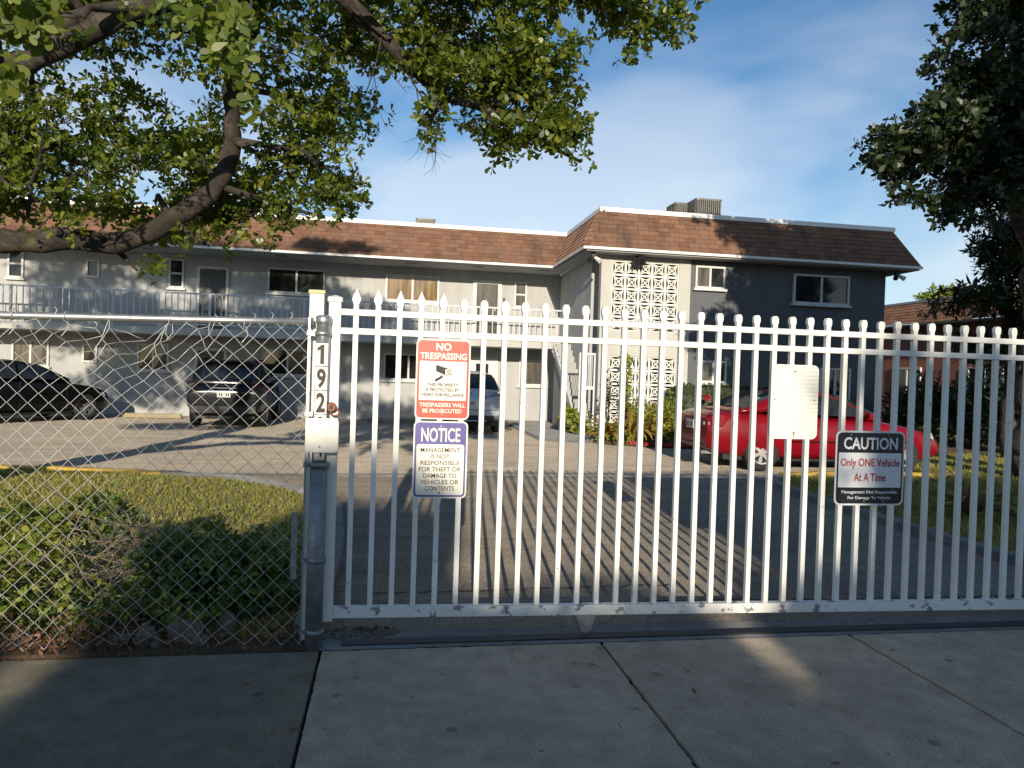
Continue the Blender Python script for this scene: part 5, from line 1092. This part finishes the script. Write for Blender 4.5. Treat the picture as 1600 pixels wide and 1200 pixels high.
def rock(x, y, r, label, sd, m='stone'):
    bm = bmesh.new(); bmesh.ops.create_icosphere(bm, subdivisions=3, radius=1)
    for v in bm.verts:
        q = v.co.copy(); f = 1 + 0.45*noise.noise(q*1.2+Vector((sd, 0, 0))) + 0.30*noise.noise(q*3.0+Vector((sd, 3, 0))) + 0.20*noise.noise(q*7+Vector((sd, 3, 0)))
        v.co = Vector((q.x*r[0]*f, q.y*r[1]*f, max(-0.6, q.z)*r[2]*f))
    me = bpy.data.meshes.new('rock'); bm.to_mesh(me); bm.free(); me.materials.append(M[m]); o = bpy.data.objects.new('rock', me); COL.objects.link(o); o.location = (x, y, 0.02+r[2]*0.5)
    tag(o, label, 'rock', 'limestone rocks at the fence')
for i, a in enumerate(((-1.02, 4.16, (0.09, 0.07, 0.07), 'largest pale rock under the mesh, below the yellow leaves'), (-1.22, 4.14, (0.06, 0.05, 0.055), 'lumpy grey rock left of the largest pale rock'), (-1.36, 4.13, (0.065, 0.045, 0.035), 'flat grey rock on the soil left of the lumpy one'), (-0.93, 4.10, (0.035, 0.03, 0.025), 'small pale pebble right of the largest rock'), (-1.15, 4.07, (0.026, 0.022, 0.02), 'small white pebble at the sidewalk edge'), (-1.83, 4.13, (0.07, 0.05, 0.04), 'rounded rock among the dead leaves at the left'), (-0.85, 4.3, (0.05, 0.05, 0.06), 'brown stump shaped rock below the shrub'))): rock(*a, i*7.3)
rock(5.66, 7.55, (0.12, 0.09, 0.07), 'tan rock on the island below the caution sign', 60.0)
def grass(name, x0, x1, y0, y1, n, inside, h, label, z=0.02):
    P = np.stack([rng.uniform(x0, x1, n), rng.uniform(y0, y1, n)], 1); P = P[inside(P)]
    k = np.array([noise.noise(Vector((p[0]*1.6, p[1]*1.6, 0))) for p in P]) + rng.uniform(-.6, .6, len(P)) > -0.25; P = P[k]; m = len(P)
    a = rng.uniform(0, 6.28, m); hh_ = h*rng.uniform(0.5, 1.3, m); lean = rng.normal(0, 0.6, (m, 2))*hh_[:, None]; w = 0.0035 + 0.0006*P[:, 1]
    b0 = np.stack([P[:, 0]-np.cos(a)*w, P[:, 1]-np.sin(a)*w, np.full(m, z)], 1); b1 = np.stack([P[:, 0]+np.cos(a)*w, P[:, 1]+np.sin(a)*w, np.full(m, z)], 1); tp = np.stack([P[:, 0]+lean[:, 0], P[:, 1]+lean[:, 1], z+hh_], 1)
    tag(np_mesh(name, np.stack([b0, b1, tp], 1), 0, 'grass'), label, 'grass', kind='stuff')
cl = np.array(CURVE_L)
def in_left(P): return (P[:, 0] < np.interp(P[:, 1], cl[:, 1], cl[:, 0])-0.06) & (P[:, 1] < 11.1)
grass('grass_left', -8.5, -0.4, 4.15, 11.1, 95000, in_left, 0.040, 'short dry grass on the lawn behind the mesh')
cr = np.array(CURVE_R)
def in_right(P): return (P[:, 0] > np.interp(P[:, 1], cr[:6, 1], cr[:6, 0])+0.08) & ((P[:, 1] < 10.6) | (P[:, 0] > 9.3)) & (P[:, 1] < 14.3)
grass('grass_right', 5.4, 15, 4.3, 14.4, 80000, in_right, 0.055, 'sunlit grass on the island right of the driveway', 0.04)

# ------------------------------------------------------------------ planting in front of the right wing
def strap_plant(name, label, base, n, L, w, m, group, tilt=(0.3, 1.2), seed=1):
    t = thing(name, label, 'plant', base, group=group); rs = random.Random(seed)
    for i in range(n):
        az = i*2.399 + rs.uniform(-.3, .3); el = rs.uniform(*tilt); l = L*rs.uniform(0.65, 1.1); ww = w*rs.uniform(0.8, 1.2); pts = []; p = Vector((0, 0, 0.01)); e = el; ns = 7
        dirv = Vector((math.cos(az), math.sin(az), 0)); side = Vector((-math.sin(az), math.cos(az), 0)); vs = []
        for k in range(ns+1):
            f = k/ns; wd = ww*(0.75+0.5*f)*(1-f**3)*1.1+0.002; u = Vector((0, 0, 1))*math.cos(e) - dirv*math.sin(e)
            vs += [p - side*wd + u*wd*0.45, p, p + side*wd + u*wd*0.45]
            p = p + (dirv*math.cos(e) + Vector((0, 0, 1))*math.sin(e))*(l/ns); e -= rs.uniform(0.12, 0.34)
        fs = []
        for k in range(ns):
            for c in range(2): fs.append((k*3+c, k*3+c+1, (k+1)*3+c+1, (k+1)*3+c))
        MB().add(vs, fs).build('leaf', m, t, True, True)
    return t
strap_plant('bromeliad', 'large bronze bromeliad on the island right of the caution sign', (6.55, 7.35, 0.05), 26, 0.85, 0.035, 'leafbrom', None, (0.5, 1.35), 4)
for i, (x, y, L, lab) in enumerate(((4.95, 16.05, 1.0, 'golden strap leaved plant nearest the walkway'), (5.45, 15.85, 1.15, 'golden strap leaved plant in the middle of the bed'), (5.9, 15.95, 1.1, 'golden strap leaved plant beside the bright bush'))):
    strap_plant('strap_leaf_plant', lab, (x, y, 0.06), 26, L, 0.06, 'leafgold', 'golden strap plants', (0.7, 1.45), 20+i)
plant('bush', 'round bright green bush between the walkway and the stair', 'bush', (4.62, 18.2, 0), [((4.55, 18.1, 0.45), (0.25, 0.25, 0.28)), ((4.7, 17.7, 0.3), (0.22, 0.2, 0.2))], 200, 6, 0.11, 'leaflime', 'oval', 'garden bushes')
plant('bush', 'dark low bush at the foot of the golden plants', 'bush', (5.1, 16.0, 0), [((4.95, 16.1, 0.22), (0.35, 0.25, 0.18)), ((5.5, 15.95, 0.2), (0.4, 0.22, 0.16))], 260, 5, 0.075, 'leafbright', 'oval', 'garden bushes')
plant('bush', 'bright green bush in front of the lower breeze block screen', 'bush', (6.3, 16.6, 0), [((6.25, 16.5, 0.45), (0.36, 0.3, 0.4)), ((6.6, 16.7, 0.6), (0.3, 0.3, 0.5)), ((6.0, 16.8, 0.6), (0.3, 0.3, 0.45)), ((6.7, 16.6, 0.3), (0.4, 0.25, 0.25))], 620, 6, 0.11, 'leaflime', 'lance', 'garden bushes', up=0.6)
plant('climber', 'slender climbing plant reaching up the lower screen', 'climber', (5.85, 17.5, 0), [((5.85, 17.6, 0.8+0.28*i), (0.12, 0.12, 0.2)) for i in range(5)], 80, 5, 0.085, 'leaflime', 'oval', 'garden bushes')
plant('bush', 'sparse purple leaved shrub against the cream pillar', 'bush', (5.35, 17.5, 0), [((5.3, 17.5, 0.9), (0.15, 0.12, 0.35)), ((5.4, 17.6, 1.3), (0.1, 0.1, 0.3))], 50, 5, 0.10, 'leafdark', 'lance', 'garden bushes')
hedge(7.05, 9.6, 16.9, 17.7, 0.0, 1.32, 'clipped dark green hedge below the small windows', 2600, 0.055, 'hedge')
cs = MB().tube([(7.42, 16.55, 0.05), (7.45, 16.55, 0.6), (7.5, 16.5, 1.05)], 0.008, 6); fl = thing('flower_stem', 'single tall stem with a red flower before the clipped hedge', 'flower', (7.42, 16.55, 0.05)); cs.build('stem', 'deadtwig', fl, True)
np_mesh('petals', leaves(np.array([[7.5, 16.5, 1.05]]*3)+rng.normal(0, .02, (3, 3)), np.array([[0, 0, 1.0]]*3), 7, 0.11, 'oval'), 0, 'flower', fl, fl.location)
# dark undergrowth between the car and the neighbour
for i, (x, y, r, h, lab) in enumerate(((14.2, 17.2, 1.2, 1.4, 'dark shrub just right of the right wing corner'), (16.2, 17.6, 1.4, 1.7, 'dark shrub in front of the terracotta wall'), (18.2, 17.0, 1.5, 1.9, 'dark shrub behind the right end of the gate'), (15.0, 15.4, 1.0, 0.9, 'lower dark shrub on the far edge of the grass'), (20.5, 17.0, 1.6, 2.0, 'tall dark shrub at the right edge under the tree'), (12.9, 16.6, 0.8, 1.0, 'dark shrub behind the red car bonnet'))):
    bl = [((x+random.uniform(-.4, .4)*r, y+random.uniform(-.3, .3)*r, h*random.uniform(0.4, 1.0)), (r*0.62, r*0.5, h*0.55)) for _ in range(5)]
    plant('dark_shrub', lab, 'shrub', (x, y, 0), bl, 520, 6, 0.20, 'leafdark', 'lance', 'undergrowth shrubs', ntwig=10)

# small litter on the sidewalk and loose gravel by the gate
n = 46; P = np.stack([rng.uniform(-1.9, 3.6, n), rng.uniform(2.5, 3.98, n), np.full(n, 0.004)], 1)
tag(np_mesh('fallen_leaves', leaves(P, rng.normal(0, .15, P.shape)+np.array([0, 0, 1.0]), 1, 0.04, 'lance', 1.5, 0.05), 0, 'deadleaf'), 'few scattered dry leaves lying on the sidewalk', 'leaf litter', kind='stuff')
gr = MB(); random.seed(21)
for i in range(420):
    if i < 200: x, y = random.uniform(-0.3, 0.25)*random.random()-0.08, random.uniform(4.16, 4.34)
    else: x, y = random.uniform(0.6, 4.6), random.gauss(4.62, 0.035)
    r_ = random.uniform(0.004, 0.013); q = [(x+r_*math.cos(a)*random.uniform(.6, 1.2), y+r_*math.sin(a)*random.uniform(.6, 1.2)) for a in (0.3, 1.9, 3.4, 5.0)]
    gr.prism_z(q, -0.003, r_*random.uniform(0.5, 1.1))
tag(gr.build('loose_gravel', 'stone'), 'loose pale gravel along the worn edge just inside the gate', 'gravel', kind='stuff')

n = 2600; P = np.stack([rng.uniform(-3.0, -0.46, n), rng.uniform(4.25, 5.15, n), np.abs(rng.normal(0.05, 0.05, n))+0.015], 1)
P = P[np.array([noise.noise(Vector(p)*3.1) for p in P]) > -0.1]
tag(np_mesh('ground_cover', leaves(P, rng.normal(0, .5, P.shape)+np.array([0, -.3, 1.0]), 4, 0.036, 'oval', 0.9), 0, 'leafshrub'), 'low tangled weeds covering the soil behind the mesh', 'weeds', kind='stuff')
